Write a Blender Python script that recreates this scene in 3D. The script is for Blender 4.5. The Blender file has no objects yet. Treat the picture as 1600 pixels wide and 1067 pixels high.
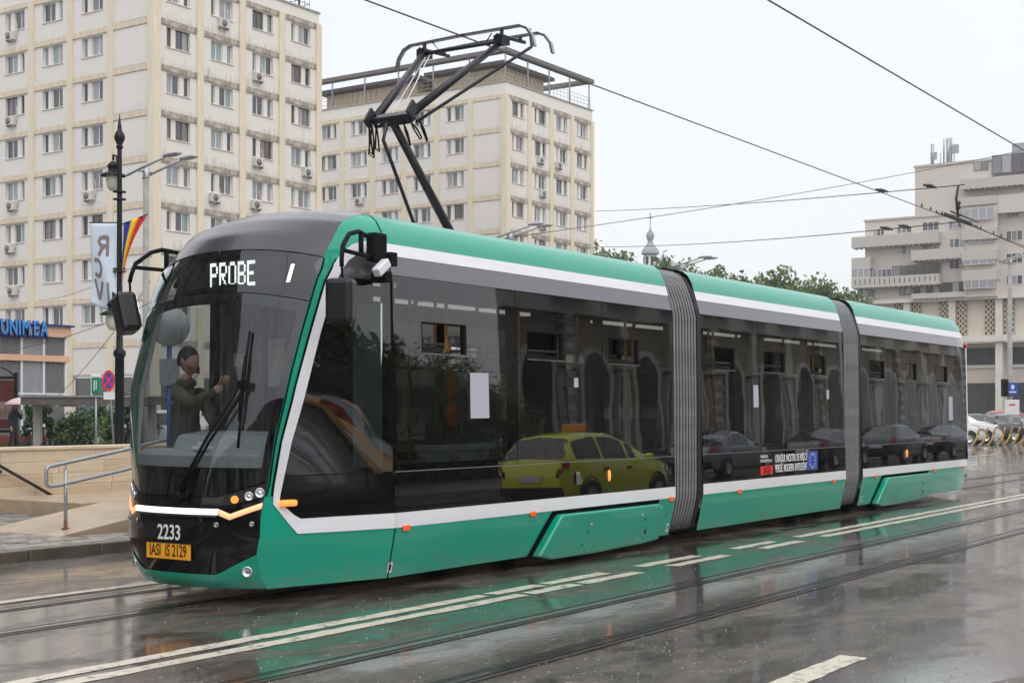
import bpy, bmesh, math, random
from mathutils import Vector, Matrix
rnd = random.Random(7)
R = math.radians
sc = bpy.context.scene
COL = sc.collection

# ------------------------------------------------------------------ camera, sky, sun, exposure
cd = bpy.data.cameras.new("camera")
cam = bpy.data.objects.new("camera", cd); COL.objects.link(cam)
CAM = Vector((-8.67, -8.41, 1.7))
cam.location = CAM
cam.rotation_euler = (R(90), 0, R(34.18 - 90))
cd.lens = 49.5; cd.sensor_width = 36.0
cd.shift_y = 109.5 / 1600
cd.clip_start = 0.1; cd.clip_end = 4000
sc.camera = cam

SUN_EL, SUN_AZ = 55, 215
w = bpy.data.worlds.new("World"); sc.world = w; w.use_nodes = True
nt = w.node_tree; nt.nodes.clear()
N = nt.nodes.new; L = nt.links.new
out = N("ShaderNodeOutputWorld")
sky = N("ShaderNodeTexSky"); sky.sky_type = 'NISHITA'; sky.sun_disc = False
sky.sun_elevation = R(SUN_EL); sky.sun_rotation = R(SUN_AZ); sky.dust_density = 4
b1 = N("ShaderNodeBackground"); b1.inputs[1].default_value = 0.05
L(sky.outputs[0], b1.inputs[0])
# the overcast cloud layer: even near the horizon, brighter overhead
tc = N("ShaderNodeTexCoord"); sx = N("ShaderNodeSeparateXYZ"); L(tc.outputs["Generated"], sx.inputs[0])
rp = N("ShaderNodeValToRGB"); L(sx.outputs[2], rp.inputs[0])
e = rp.color_ramp.elements
e[0].position = 0.0; e[0].color = (.83, .83, .84, 1)
e[1].position = 1.0; e[1].color = (1.62, 1.62, 1.64, 1)
k = e.new(.30); k.color = (.87, .87, .88, 1)
ns = N("ShaderNodeTexNoise"); ns.inputs["Scale"].default_value = 2.2; ns.inputs["Detail"].default_value = 4
L(tc.outputs["Generated"], ns.inputs[0])
mr = N("ShaderNodeMapRange"); L(ns.outputs[0], mr.inputs[0])
mr.inputs[3].default_value = .93; mr.inputs[4].default_value = 1.06
ml = N("ShaderNodeVectorMath"); ml.operation = 'SCALE'; L(rp.outputs[0], ml.inputs[0]); L(mr.outputs[0], ml.inputs["Scale"])
b2 = N("ShaderNodeBackground"); b2.inputs[1].default_value = 1.0; L(ml.outputs[0], b2.inputs[0])
ad = N("ShaderNodeAddShader"); L(b1.outputs[0], ad.inputs[0]); L(b2.outputs[0], ad.inputs[1]); L(ad.outputs[0], out.inputs[0])

sd = bpy.data.lights.new("sun", 'SUN'); sd.energy = 0.8; sd.angle = R(60); sd.color = (1, .97, .93)
sun = bpy.data.objects.new("sun", sd); COL.objects.link(sun)
_a, _e = R(SUN_AZ), R(SUN_EL)
sdir = Vector((math.sin(_a) * math.cos(_e), math.cos(_a) * math.cos(_e), math.sin(_e)))   # towards the sun
sun.rotation_euler = sdir.to_track_quat('Z', 'Y').to_euler()

sc.view_settings.view_transform = 'Standard'; sc.view_settings.look = 'None'
sc.view_settings.exposure = 0.0; sc.view_settings.gamma = 1.0
sc.view_settings.use_curve_mapping = False
sc.render.engine = 'CYCLES'
sc.cycles.use_denoising = True
sc.cycles.max_bounces = 10; sc.cycles.transparent_max_bounces = 16
sc.cycles.sample_clamp_indirect = 6

# ------------------------------------------------------------------ materials
def _bs(name):
    m = bpy.data.materials.new(name); m.use_nodes = True
    return m, m.node_tree, m.node_tree.nodes["Principled BSDF"]

def mat(name, col, rough=.6, metal=0., var=0., vs=3., stretch=(1, 1, 1), bump=0., bs=40., coat=0., spec=.5, emis=None, es=1., col2=None, det=6):
    m, t, b = _bs(name)
    b.inputs["Base Color"].default_value = (*col, 1); b.inputs["Roughness"].default_value = rough
    b.inputs["Metallic"].default_value = metal; b.inputs["Specular IOR Level"].default_value = spec
    if coat:
        b.inputs["Coat Weight"].default_value = coat; b.inputs["Coat Roughness"].default_value = .06
    if emis:
        b.inputs["Emission Color"].default_value = (*emis, 1); b.inputs["Emission Strength"].default_value = es
    if var or bump:
        c = t.nodes.new("ShaderNodeTexCoord"); mp = t.nodes.new("ShaderNodeMapping"); mp.inputs["Scale"].default_value = stretch
        t.links.new(c.outputs["Object"], mp.inputs[0])
    if var:
        n = t.nodes.new("ShaderNodeTexNoise"); n.inputs["Scale"].default_value = vs; n.inputs["Detail"].default_value = det; n.inputs["Roughness"].default_value = .62
        t.links.new(mp.outputs[0], n.inputs[0])
        r = t.nodes.new("ShaderNodeValToRGB"); r.color_ramp.elements[0].position = .32; r.color_ramp.elements[1].position = .68
        d = col2 or tuple(x * (1 - var) for x in col)
        r.color_ramp.elements[0].color = (*d, 1); r.color_ramp.elements[1].color = (*col, 1)
        t.links.new(n.outputs[0], r.inputs[0]); t.links.new(r.outputs[0], b.inputs["Base Color"])
    if bump:
        n2 = t.nodes.new("ShaderNodeTexNoise"); n2.inputs["Scale"].default_value = bs; n2.inputs["Detail"].default_value = 3
        t.links.new(c.outputs["Object"], n2.inputs[0])
        bm = t.nodes.new("ShaderNodeBump"); bm.inputs["Strength"].default_value = bump; bm.inputs["Distance"].default_value = .01
        t.links.new(n2.outputs[0], bm.inputs["Height"]); t.links.new(bm.outputs[0], b.inputs["Normal"])
    return m

def glass(name, tint, k=1.7, wav=.12, ws=1.1, streak=0.):
    m, t, b = _bs(name); t.nodes.remove(b)
    n = t.nodes.new; l = t.links.new
    o = t.nodes["Material Output"]
    tr = n("ShaderNodeBsdfTransparent"); tr.inputs[0].default_value = (*tint, 1)
    gl = n("ShaderNodeBsdfGlossy"); gl.inputs["Roughness"].default_value = .015; gl.inputs[0].default_value = (.95, .97, 1, 1)
    lw = n("ShaderNodeLayerWeight"); lw.inputs[0].default_value = .5      # Schlick, the same from both sides of the pane
    pw = n("ShaderNodeMath"); pw.operation = 'POWER'; pw.inputs[1].default_value = 5; l(lw.outputs["Facing"], pw.inputs[0])
    fr = n("ShaderNodeMath"); fr.operation = 'MULTIPLY_ADD'; fr.inputs[1].default_value = .957; fr.inputs[2].default_value = .043; l(pw.outputs[0], fr.inputs[0])
    mu = n("ShaderNodeMath"); mu.operation = 'MULTIPLY'; mu.inputs[1].default_value = k; mu.use_clamp = True
    l(fr.outputs[0], mu.inputs[0])
    c = n("ShaderNodeTexCoord"); nz = n("ShaderNodeTexNoise"); nz.inputs["Scale"].default_value = ws; nz.inputs["Detail"].default_value = 1.5
    l(c.outputs["Object"], nz.inputs[0])
    bp = n("ShaderNodeBump"); bp.inputs["Strength"].default_value = wav; bp.inputs["Distance"].default_value = .02
    l(nz.outputs[0], bp.inputs["Height"]); l(bp.outputs[0], gl.inputs["Normal"])
    mx = n("ShaderNodeMixShader"); l(mu.outputs[0], mx.inputs[0]); l(tr.outputs[0], mx.inputs[1]); l(gl.outputs[0], mx.inputs[2])
    last = mx
    # rain: small drops and dried runs that scatter a little light
    mp = n("ShaderNodeMapping"); mp.inputs["Scale"].default_value = (1, 1, .06 if streak else 1); l(c.outputs["Object"], mp.inputs[0])
    n3 = n("ShaderNodeTexNoise"); n3.inputs["Scale"].default_value = 26 if streak else 34; n3.inputs["Detail"].default_value = 5; l(mp.outputs[0], n3.inputs[0])
    v = n("ShaderNodeTexVoronoi"); v.inputs["Scale"].default_value = 22; l(c.outputs["Object"], v.inputs[0])
    r1 = n("ShaderNodeMapRange"); r1.inputs[1].default_value = .07; r1.inputs[2].default_value = .04; r1.inputs[3].default_value = 0; r1.inputs[4].default_value = .30; l(v.outputs["Distance"], r1.inputs[0])
    r2 = n("ShaderNodeMapRange"); r2.inputs[1].default_value = .45; r2.inputs[2].default_value = .8; r2.inputs[3].default_value = 0; r2.inputs[4].default_value = streak or .03; l(n3.outputs[0], r2.inputs[0])
    mxx = n("ShaderNodeMath"); mxx.operation = 'MAXIMUM'; l(r1.outputs[0], mxx.inputs[0]); l(r2.outputs[0], mxx.inputs[1])
    df = n("ShaderNodeBsdfDiffuse"); df.inputs[0].default_value = (.42, .43, .44, 1)
    m2 = n("ShaderNodeMixShader"); l(mxx.outputs[0], m2.inputs[0]); l(last.outputs[0], m2.inputs[1]); l(df.outputs[0], m2.inputs[2])
    l(m2.outputs[0], o.inputs[0])
    return m

def emat(name, col, s):
    m, t, b = _bs(name)
    b.inputs["Base Color"].default_value = (*[min(.8, c) for c in col], 1)
    b.inputs["Emission Color"].default_value = (*col, 1); b.inputs["Emission Strength"].default_value = s
    return m

def panel_mat(name, col, dirt, amount):
    """painted concrete panel: blotches plus grime that has run down from the top edge and gathered at the foot of each panel"""
    m, t, b = _bs(name); n = t.nodes.new; l = t.links.new
    c = n("ShaderNodeTexCoord"); oi = n("ShaderNodeObjectInfo")
    ofs = n("ShaderNodeVectorMath"); ofs.operation = 'ADD'; l(c.outputs["Object"], ofs.inputs[0])
    sc2 = n("ShaderNodeMath"); sc2.operation = 'MULTIPLY'; sc2.inputs[1].default_value = 90; l(oi.outputs["Random"], sc2.inputs[0])
    cb = n("ShaderNodeCombineXYZ"); l(sc2.outputs[0], cb.inputs[0]); l(cb.outputs[0], ofs.inputs[1])
    mp = n("ShaderNodeMapping"); mp.inputs["Scale"].default_value = (2.5, 2.5, .35); l(ofs.outputs[0], mp.inputs[0])
    n1 = n("ShaderNodeTexNoise"); n1.inputs["Scale"].default_value = 1.6; n1.inputs["Detail"].default_value = 7; l(mp.outputs[0], n1.inputs[0])
    n2 = n("ShaderNodeTexNoise"); n2.inputs["Scale"].default_value = .8; n2.inputs["Detail"].default_value = 6; l(ofs.outputs[0], n2.inputs[0])
    s = n("ShaderNodeSeparateXYZ"); l(c.outputs["Object"], s.inputs[0])
    g = n("ShaderNodeMapRange"); g.inputs[1].default_value = .75; g.inputs[2].default_value = .0; g.inputs[3].default_value = -.12; g.inputs[4].default_value = .22; l(s.outputs[2], g.inputs[0])
    a = n("ShaderNodeMath"); l(n1.outputs[0], a.inputs[0]); l(g.outputs[0], a.inputs[1])
    a2 = n("ShaderNodeMath"); a2.operation = 'MULTIPLY_ADD'; l(n2.outputs[0], a2.inputs[0]); a2.inputs[1].default_value = .5; l(a.outputs[0], a2.inputs[2])
    r = n("ShaderNodeMapRange"); r.inputs[1].default_value = .78; r.inputs[2].default_value = 1.12; r.inputs[3].default_value = 0; r.inputs[4].default_value = amount; l(a2.outputs[0], r.inputs[0])
    mx = n("ShaderNodeMix"); mx.data_type = 'RGBA'; mx.inputs[6].default_value = (*col, 1); mx.inputs[7].default_value = (*dirt, 1)
    l(r.outputs[0], mx.inputs[0]); l(mx.outputs[2], b.inputs["Base Color"])
    b.inputs["Roughness"].default_value = .85
    return m

M = {}
M['green'] = mat("tram_green_paint", (.000, .30, .195), .27, coat=.4, bump=.05, bs=160)
M['white'] = mat("tram_white_paint", (.74, .75, .78), .3, coat=.4, bump=.03, bs=160, var=.10, vs=2.5, stretch=(.4, 1, 3))
M['cove'] = mat("tram_grey_paint", (.085, .085, .095), .32, coat=.9, bump=.22, bs=130, var=.25, vs=60)
M['black'] = mat("tram_black_gloss", (.005, .005, .006), .06, bump=.015, bs=90)
M['blackglass'] = mat("black_glazed_panel", (.005, .005, .006), .015, spec=.95)
M['cap'] = mat("tram_dark_cap", (.016, .016, .021), .20, coat=.3, bump=.16, bs=110)
M['rubber'] = mat("black_rubber", (.009, .009, .010), .6, spec=.08)
M['blackplast'] = mat("black_plastic", (.011, .012, .014), .38, spec=.35, bump=.1, bs=120)
M['hairline'] = mat("panel_hairline", (.18, .18, .19), .4)
M['seam'] = mat("seam_black", (.004, .004, .004), .7, spec=.05)
M['rib'] = mat("bellows_grey", (.22, .225, .235), .5, var=.35, vs=5)
M['bellow'] = mat("bellows_black", (.012, .012, .013), .7)
M['sideglass'] = glass("tinted_window_glass", (.18, .19, .197), 2.0, .10, .9)
M['windshield'] = glass("windshield_glass", (.62, .65, .65), 1.5, .05, .7, streak=.07)
M['roofgrey'] = mat("tram_roof_grey", (.25, .26, .27), .5)
M['steel'] = mat("steel", (.45, .46, .48), .3, 1., var=.3, vs=8)
M['galv'] = mat("galvanised_steel", (.42, .44, .46), .42, .6, var=.3, vs=6)
M['darksteel'] = mat("dark_steel", (.035, .038, .045), .35, .5, var=.3, vs=8)
M['orange'] = mat("reflector_orange_glow", (.85, .12, .02), .25, emis=(.9, .15, .02), es=.12)  # reflector is no lamp; a faint glow is put into its plastic
M['amber_on'] = emat("amber_lamp_lit", (1., .27, .05), 1.05)
M['drl_orange'] = emat("orange_light_strip", (.96, .40, .20), 1.0)
M['drl_white'] = emat("white_light_strip", (.95, .95, 1.), 1.25)
M['led'] = emat("display_leds", (.92, 1., .98), 3.4)
M['ledside'] = emat("cab_strip_lamp", (1., .86, .74), 1.2)
M['lens'] = mat("lamp_lens", (.75, .77, .8), .05, .85)
M['red'] = mat("red_lens", (.45, .01, .01), .15, coat=.5)
M['plate'] = mat("plate_orange", (.82, .36, .015), .4)
M['ink'] = mat("black_ink", (.01, .01, .01), .5)
M['inkwhite'] = mat("white_ink", (.72, .73, .76), .5)
M['inkblue'] = mat("eu_blue", (.03, .07, .36), .45)
M['inkred'] = mat("decal_red", (.70, .03, .03), .45)
M['paper'] = mat("white_paper", (.44, .44, .51), .8, var=.06, vs=40)
M['floor'] = mat("tram_floor", (.10, .10, .11), .6, var=.3, vs=20)
M['inside'] = mat("interior_panel", (.42, .43, .44), .6)
M['seat'] = mat("seat_grey", (.30, .31, .34), .5)
M['yellow'] = mat("grab_pole_yellow", (.48, .26, .06), .35)
M['valid'] = mat("validator_orange", (.85, .17, .05), .4)
M['dash'] = mat("dashboard_grey", (.33, .36, .38), .55, var=.1, vs=9)
M['cablight'] = emat("ceiling_lamp", (1., .93, .80), 1.3)
M['dispglass'] = glass("display_glass", (.42, .43, .43), 1.7, .03, .7)
M['curtain'] = mat("cab_curtain", (.16, .165, .16), .8, var=.35, vs=4, stretch=(9, 9, .25))
M['conc'] = mat("concrete_grey", (.36, .36, .35), .8, var=.3, vs=4, bump=.2)
M['lampblack'] = mat("cast_iron_black", (.009, .010, .012), .45, spec=.3, bump=.1, bs=60)
M['lampglass'] = mat("milky_lamp_glass", (.62, .60, .50), .25)
M['carglass'] = mat("car_glass", (.02, .024, .026), .05, coat=.3)
M['tyre'] = mat("tyre_rubber", (.014, .014, .014), .75)
M['rim'] = mat("alloy_rim", (.5, .5, .52), .3, .8)

def road_spray(m):
    """road dirt thrown up on the lower edge of the tram"""
    t = m.node_tree; n = t.nodes.new; l = t.links.new; b = t.nodes["Principled BSDF"]
    c = n("ShaderNodeTexCoord"); s = n("ShaderNodeSeparateXYZ"); l(c.outputs["Object"], s.inputs[0])
    mp = n("ShaderNodeMapping"); mp.inputs["Scale"].default_value = (1.2, 1, 5); l(c.outputs["Object"], mp.inputs[0])
    k = n("ShaderNodeTexNoise"); k.inputs["Scale"].default_value = 2.2; k.inputs["Detail"].default_value = 9; k.inputs["Roughness"].default_value = .7; l(mp.outputs[0], k.inputs[0])
    g = n("ShaderNodeMapRange"); g.inputs[1].default_value = .42; g.inputs[2].default_value = .10; g.inputs[3].default_value = -.12; g.inputs[4].default_value = .16; l(s.outputs[2], g.inputs[0])
    a = n("ShaderNodeMath"); l(k.outputs[0], a.inputs[0]); l(g.outputs[0], a.inputs[1])
    r = n("ShaderNodeMapRange"); r.inputs[1].default_value = .47; r.inputs[2].default_value = .72; r.inputs[3].default_value = 0; r.inputs[4].default_value = .34; l(a.outputs[0], r.inputs[0])
    mx = n("ShaderNodeMix"); mx.data_type = 'RGBA'; mx.inputs[6].default_value = b.inputs["Base Color"].default_value; mx.inputs[7].default_value = (.16, .19, .165, 1)
    l(r.outputs[0], mx.inputs[0]); l(mx.outputs[2], b.inputs["Base Color"])
    r2 = n("ShaderNodeMapRange"); r2.inputs[3].default_value = .28; r2.inputs[4].default_value = .6; l(r.outputs[0], r2.inputs[0]); l(r2.outputs[0], b.inputs["Roughness"])
road_spray(M['green'])

# ------------------------------------------------------------------ mesh helper
class MB:
    def __init__(self): self.v = []; self.f = []; self.mi = []; self.sm = []
    def add(self, vs, fs, mi=0, sm=False):
        o = len(self.v); self.v += [tuple(p) for p in vs]
        for q in fs: self.f.append(tuple(i + o for i in q)); self.mi.append(mi); self.sm.append(sm)
        return self
    def box(self, x0, y0, z0, x1, y1, z1, mi=0):
        v = [(x0, y0, z0), (x1, y0, z0), (x1, y1, z0), (x0, y1, z0), (x0, y0, z1), (x1, y0, z1), (x1, y1, z1), (x0, y1, z1)]
        return self.add(v, [(0, 3, 2, 1), (4, 5, 6, 7), (0, 1, 5, 4), (1, 2, 6, 5), (2, 3, 7, 6), (3, 0, 4, 7)], mi)
    def obox(self, c, ax, sx_, sy_, sz_, mi=0):
        """box centred at c with local axes ax=(ux,uy,uz)"""
        c = Vector(c); a, b_, d = [Vector(q) for q in ax]
        v = []
        for z in (-.5, .5):
            for x, y in ((-.5, -.5), (.5, -.5), (.5, .5), (-.5, .5)): v.append(c + a * x * sx_ + b_ * y * sy_ + d * z * sz_)
        return self.add(v, [(0, 3, 2, 1), (4, 5, 6, 7), (0, 1, 5, 4), (1, 2, 6, 5), (2, 3, 7, 6), (3, 0, 4, 7)], mi)
    def tube(self, pts, r, n=8, mi=0, cap=True, closed=False):
        pts = [Vector(p) for p in pts]; k = len(pts)
        rs = r if isinstance(r, (list, tuple)) else [r] * k
        vs = []; prev = None
        for i, p in enumerate(pts):
            a = pts[i - 1] if i or closed else p; b_ = pts[(i + 1) % k] if i < k - 1 or closed else p
            t = (b_ - a).normalized()
            if prev is None:
                up = Vector((0, 0, 1)) if abs(t.z) < .9 else Vector((1, 0, 0)); u = t.cross(up).normalized()
            else:
                u = (prev - t * prev.dot(t)).normalized()
            prev = u; v_ = t.cross(u)
            for j in range(n):
                q = 2 * math.pi * j / n; vs.append(p + (u * math.cos(q) + v_ * math.sin(q)) * rs[i])
        fs = []
        for i in range(k if closed else k - 1):
            for j in range(n):
                a = i * n + j; b_ = i * n + (j + 1) % n; i2 = (i + 1) % k
                fs.append((a, b_, i2 * n + (j + 1) % n, i2 * n + j))
        self.add(vs, fs, mi, True)
        if cap and not closed:
            o = len(self.v) - k * n
            self.f.append(tuple(o + j for j in range(n))[::-1]); self.mi.append(mi); self.sm.append(False)
            self.f.append(tuple(o + (k - 1) * n + j for j in range(n))); self.mi.append(mi); self.sm.append(False)
        return self
    def lathe(self, prof, n=16, c=(0, 0, 0), ax=(0, 0, 1), mi=0, sm=True):
        ax = Vector(ax).normalized(); up = Vector((1, 0, 0)) if abs(ax.x) < .9 else Vector((0, 1, 0))
        u = ax.cross(up).normalized(); v_ = ax.cross(u); c = Vector(c); vs = []
        for r, z in prof:
            for j in range(n):
                q = 2 * math.pi * j / n; vs.append(c + ax * z + (u * math.cos(q) + v_ * math.sin(q)) * r)
        fs = [(i * n + j, i * n + (j + 1) % n, (i + 1) * n + (j + 1) % n, (i + 1) * n + j) for i in range(len(prof) - 1) for j in range(n)]
        return self.add(vs, fs, mi, sm)
    def prism(self, poly, fn, d0, d1, mi=0):
        """poly: list of 2-D points; fn(a, b, d) -> 3-D point"""
        n = len(poly); v = [fn(a, b_, d0) for a, b_ in poly] + [fn(a, b_, d1) for a, b_ in poly]
        fs = [tuple(range(n))[::-1], tuple(range(n, 2 * n))] + [(i, (i + 1) % n, n + (i + 1) % n, n + i) for i in range(n)]
        return self.add(v, fs, mi)
    def grid(self, fn, us, vs, mi=0, sm=True, skip=None):
        pts = [fn(u, v_) for v_ in vs for u in us]; n = len(us)
        fs = []
        for j in range(len(vs) - 1):
            for i in range(n - 1):
                if skip and skip(.5 * (us[i] + us[i + 1]), .5 * (vs[j] + vs[j + 1])): continue
                fs.append((j * n + i, j * n + i + 1, (j + 1) * n + i + 1, (j + 1) * n + i))
        return self.add(pts, fs, mi, sm)
    def sphere(self, c, r, n=12, m=8, mi=0):
        rx, ry, rz = r if isinstance(r, (tuple, list)) else (r, r, r)
        vs = []; c = Vector(c)
        for i in range(m + 1):
            t = math.pi * i / m
            for j in range(n):
                q = 2 * math.pi * j / n; vs.append(c + Vector((rx * math.sin(t) * math.cos(q), ry * math.sin(t) * math.sin(q), rz * math.cos(t))))
        return self.add(vs, [(i * n + j, (i + 1) * n + j, (i + 1) * n + (j + 1) % n, i * n + (j + 1) % n) for i in range(m) for j in range(n)], mi, True)
    def mesh(self, name, mats):
        me = bpy.data.meshes.new(name); me.from_pydata(self.v, [], self.f)
        for m in (mats if isinstance(mats, (list, tuple)) else [mats]): me.materials.append(m)
        me.polygons.foreach_set("material_index", self.mi); me.polygons.foreach_set("use_smooth", self.sm)
        me.update(); return me
    def build(self, name, mats, parent=None, loc=(0, 0, 0), rz=0., solid=0., bevel=0.):
        o = put(name, self.mesh(name, mats), parent, loc, rz)
        if solid:
            md = o.modifiers.new("thickness", 'SOLIDIFY'); md.thickness = solid; md.offset = 0
        if bevel:
            md = o.modifiers.new("edge", 'BEVEL'); md.width = bevel; md.segments = 2; md.limit_method = 'ANGLE'
        return o

def put(name, me, parent=None, loc=(0, 0, 0), rz=0.):
    o = bpy.data.objects.new(name, me); COL.objects.link(o); o.location = loc; o.rotation_euler = (0, 0, rz)
    if parent: o.parent = parent
    return o
def tag(o, label, cat, group=None):
    o['label'] = label; o['category'] = cat
    if group: o['group'] = group
    return o
def thing(name, label, cat, loc=(0, 0, 0), rz=0., group=None):
    o = bpy.data.objects.new(name, None); COL.objects.link(o); o.location = loc; o.rotation_euler = (0, 0, rz)
    return tag(o, label, cat, group)
def setting(o, kind='structure'): o['kind'] = kind; return o
def dup(root, loc, rz, label=None, group=None):
    r = root.copy(); COL.objects.link(r); r.location = loc; r.rotation_euler = (0, 0, rz)
    if label: r['label'] = label
    if group: r['group'] = group
    for ch in list(root.children):
        c = ch.copy(); COL.objects.link(c); c.parent = r
        for g in list(ch.children):
            d = g.copy(); COL.objects.link(d); d.parent = c
    return r
def text(s, name, m, parent, loc, rot, size, sx_=1., bold=0., ext=.002, align='CENTER', mirror=False):
    cu = bpy.data.curves.new(name, 'FONT'); cu.body = s; cu.size = size; cu.align_x = align; cu.align_y = 'CENTER'
    cu.extrude = ext; cu.offset = bold; cu.resolution_u = 3; cu.materials.append(m)
    tmp = bpy.data.objects.new('lettering', cu); COL.objects.link(tmp)
    me = bpy.data.meshes.new_from_object(tmp.evaluated_get(bpy.context.evaluated_depsgraph_get()))
    bpy.data.objects.remove(tmp)
    o = bpy.data.objects.new(name, me); COL.objects.link(o); o.location = loc; o.rotation_euler = rot
    o.scale = ((-1 if mirror else 1) * sx_, 1, 1)
    if parent: o.parent = parent
    return o
def lerp(pts, x):
    if x <= pts[0][0]: return pts[0][1]
    for (a, p), (b_, q) in zip(pts, pts[1:]):
        if x <= b_: return p + (q - p) * (x - a) / (b_ - a)
    return pts[-1][1]
def frange(a, b_, n): return [a + (b_ - a) * i / n for i in range(n + 1)]
ORD = ['zeroth', 'first', 'second', 'third', 'fourth', 'fifth', 'sixth', 'seventh', 'eighth', 'ninth', 'tenth']
# ------------------------------------------------------------------ the ground: wet road, rails, markings
def asphalt():
    m, t, b = _bs("wet_asphalt"); n = t.nodes.new; l = t.links.new
    c = n("ShaderNodeTexCoord")
    def noise(scale, detail, stretch=(1, 1, 1), rough=.6):
        mp = n("ShaderNodeMapping"); mp.inputs["Scale"].default_value = stretch; l(c.outputs["Object"], mp.inputs[0])
        k = n("ShaderNodeTexNoise"); k.inputs["Scale"].default_value = scale; k.inputs["Detail"].default_value = detail; k.inputs["Roughness"].default_value = rough
        l(mp.outputs[0], k.inputs[0]); return k.outputs[0]
    def rng(x, a, b_, lo, hi):
        k = n("ShaderNodeMapRange"); k.inputs[1].default_value = a; k.inputs[2].default_value = b_; k.inputs[3].default_value = lo; k.inputs[4].default_value = hi; l(x, k.inputs[0]); return k.outputs[0]
    def math_(op, x, y):
        k = n("ShaderNodeMath"); k.operation = op
        for i, q in enumerate((x, y)):
            if isinstance(q, (int, float)): k.inputs[i].default_value = q
            else: l(q, k.inputs[i])
        return k.outputs[0]
    # sheets of water drawn out across the road by passing traffic: warped, hard-edged film
    wv = n("ShaderNodeTexNoise"); wv.inputs["Scale"].default_value = 1.1; wv.inputs["Detail"].default_value = 3; l(c.outputs["Object"], wv.inputs[0])
    wa = n("ShaderNodeVectorMath"); wa.operation = 'MULTIPLY_ADD'; l(wv.outputs["Color"], wa.inputs[0]); wa.inputs[1].default_value = (1.6, .9, 0); l(c.outputs["Object"], wa.inputs[2])
    mp = n("ShaderNodeMapping"); mp.inputs["Scale"].default_value = (.5, 1.5, 1); mp.inputs["Rotation"].default_value = (0, 0, .35); l(wa.outputs[0], mp.inputs[0])
    bg = n("ShaderNodeTexNoise"); bg.inputs["Scale"].default_value = .9; bg.inputs["Detail"].default_value = 10; bg.inputs["Roughness"].default_value = .66; l(mp.outputs[0], bg.inputs[0])
    big = bg.outputs[0]
    fine = noise(30, 6, rough=.85); mid = noise(3.2, 7, (.7, 1.2, 1), .7); grain = noise(95, 3, rough=.8)
    r = n("ShaderNodeValToRGB"); l(math_('ADD', math_('MULTIPLY', mid, .45), math_('MULTIPLY', fine, .55)), r.inputs[0])
    r.color_ramp.elements[0].position = .36; r.color_ramp.elements[0].color = (.012, .010, .008, 1)
    r.color_ramp.elements[1].position = .66; r.color_ramp.elements[1].color = (.19, .155, .132, 1)
    l(r.outputs[0], b.inputs["Base Color"])
    wet = rng(big, .42, .54, 0, 1)                      # 1 = standing film of water
    wet2 = math_('MULTIPLY', wet, rng(fine, .34, .56, .5, 1))
    l(rng(wet2, 0, 1, .24, .03), b.inputs["Roughness"])
    b.inputs["IOR"].default_value = 1.45
    l(rng(wet2, .05, .95, .35, .95), b.inputs["Specular IOR Level"])
    h = math_('ADD', math_('MULTIPLY', fine, .5), math_('MULTIPLY', grain, .5))
    rip = noise(15, 3, (.6, 1.2, 1))
    bp = n("ShaderNodeBump"); bp.inputs["Distance"].default_value = .010; l(h, bp.inputs["Height"]); l(rng(wet2, 0, 1, .8, .05), bp.inputs["Strength"])
    bp2 = n("ShaderNodeBump"); bp2.inputs["Distance"].default_value = .004; bp2.inputs["Strength"].default_value = .14; l(rip, bp2.inputs["Height"]); l(bp.outputs[0], bp2.inputs["Normal"])
    l(bp2.outputs[0], b.inputs["Normal"])
    # the water film itself: a clear coat with its own ripples
    b.inputs["Coat IOR"].default_value = 1.8; b.inputs["Coat Roughness"].default_value = .035; l(rng(wet2, .1, .8, .12, 1), b.inputs["Coat Weight"])
    bp3 = n("ShaderNodeBump"); bp3.inputs["Distance"].default_value = .004; bp3.inputs["Strength"].default_value = .17; l(math_('ADD', rip, math_('MULTIPLY', fine, .25)), bp3.inputs["Height"]); l(bp3.outputs[0], b.inputs["Coat Normal"])
    return m
M['road'] = asphalt()
def worn_paint(name, col):
    m, t, b = _bs(name); n = t.nodes.new; l = t.links.new
    c = n("ShaderNodeTexCoord"); k = n("ShaderNodeTexNoise"); k.inputs["Scale"].default_value = 9; k.inputs["Detail"].default_value = 9; k.inputs["Roughness"].default_value = .72
    l(c.outputs["Object"], k.inputs[0])
    r = n("ShaderNodeValToRGB"); l(k.outputs[0], r.inputs[0])
    r.color_ramp.elements[0].position = .36; r.color_ramp.elements[0].color = (.06, .05, .044, 1)
    r.color_ramp.elements[1].position = .47; r.color_ramp.elements[1].color = (*col, 1)
    l(r.outputs[0], b.inputs["Base Color"]); b.inputs["Roughness"].default_value = .3; b.inputs["IOR"].default_value = 1.36
    bp = n("ShaderNodeBump"); bp.inputs["Strength"].default_value = .3; bp.inputs["Distance"].default_value = .004; l(k.outputs[0], bp.inputs["Height"]); l(bp.outputs[0], b.inputs["Normal"])
    return m
M['paint'] = worn_paint("worn_road_paint", (.56, .52, .43))
M['railsteel'] = mat("rail_steel", (.62, .62, .63), .16, 1., var=.35, vs=5, stretch=(.3, 6, 1))
M['groove'] = mat("rail_groove", (.008, .008, .008), .25)
M['railconc'] = mat("rail_bed_seal", (.085, .075, .068), .24, var=.4, vs=12, bump=.15)

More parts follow.
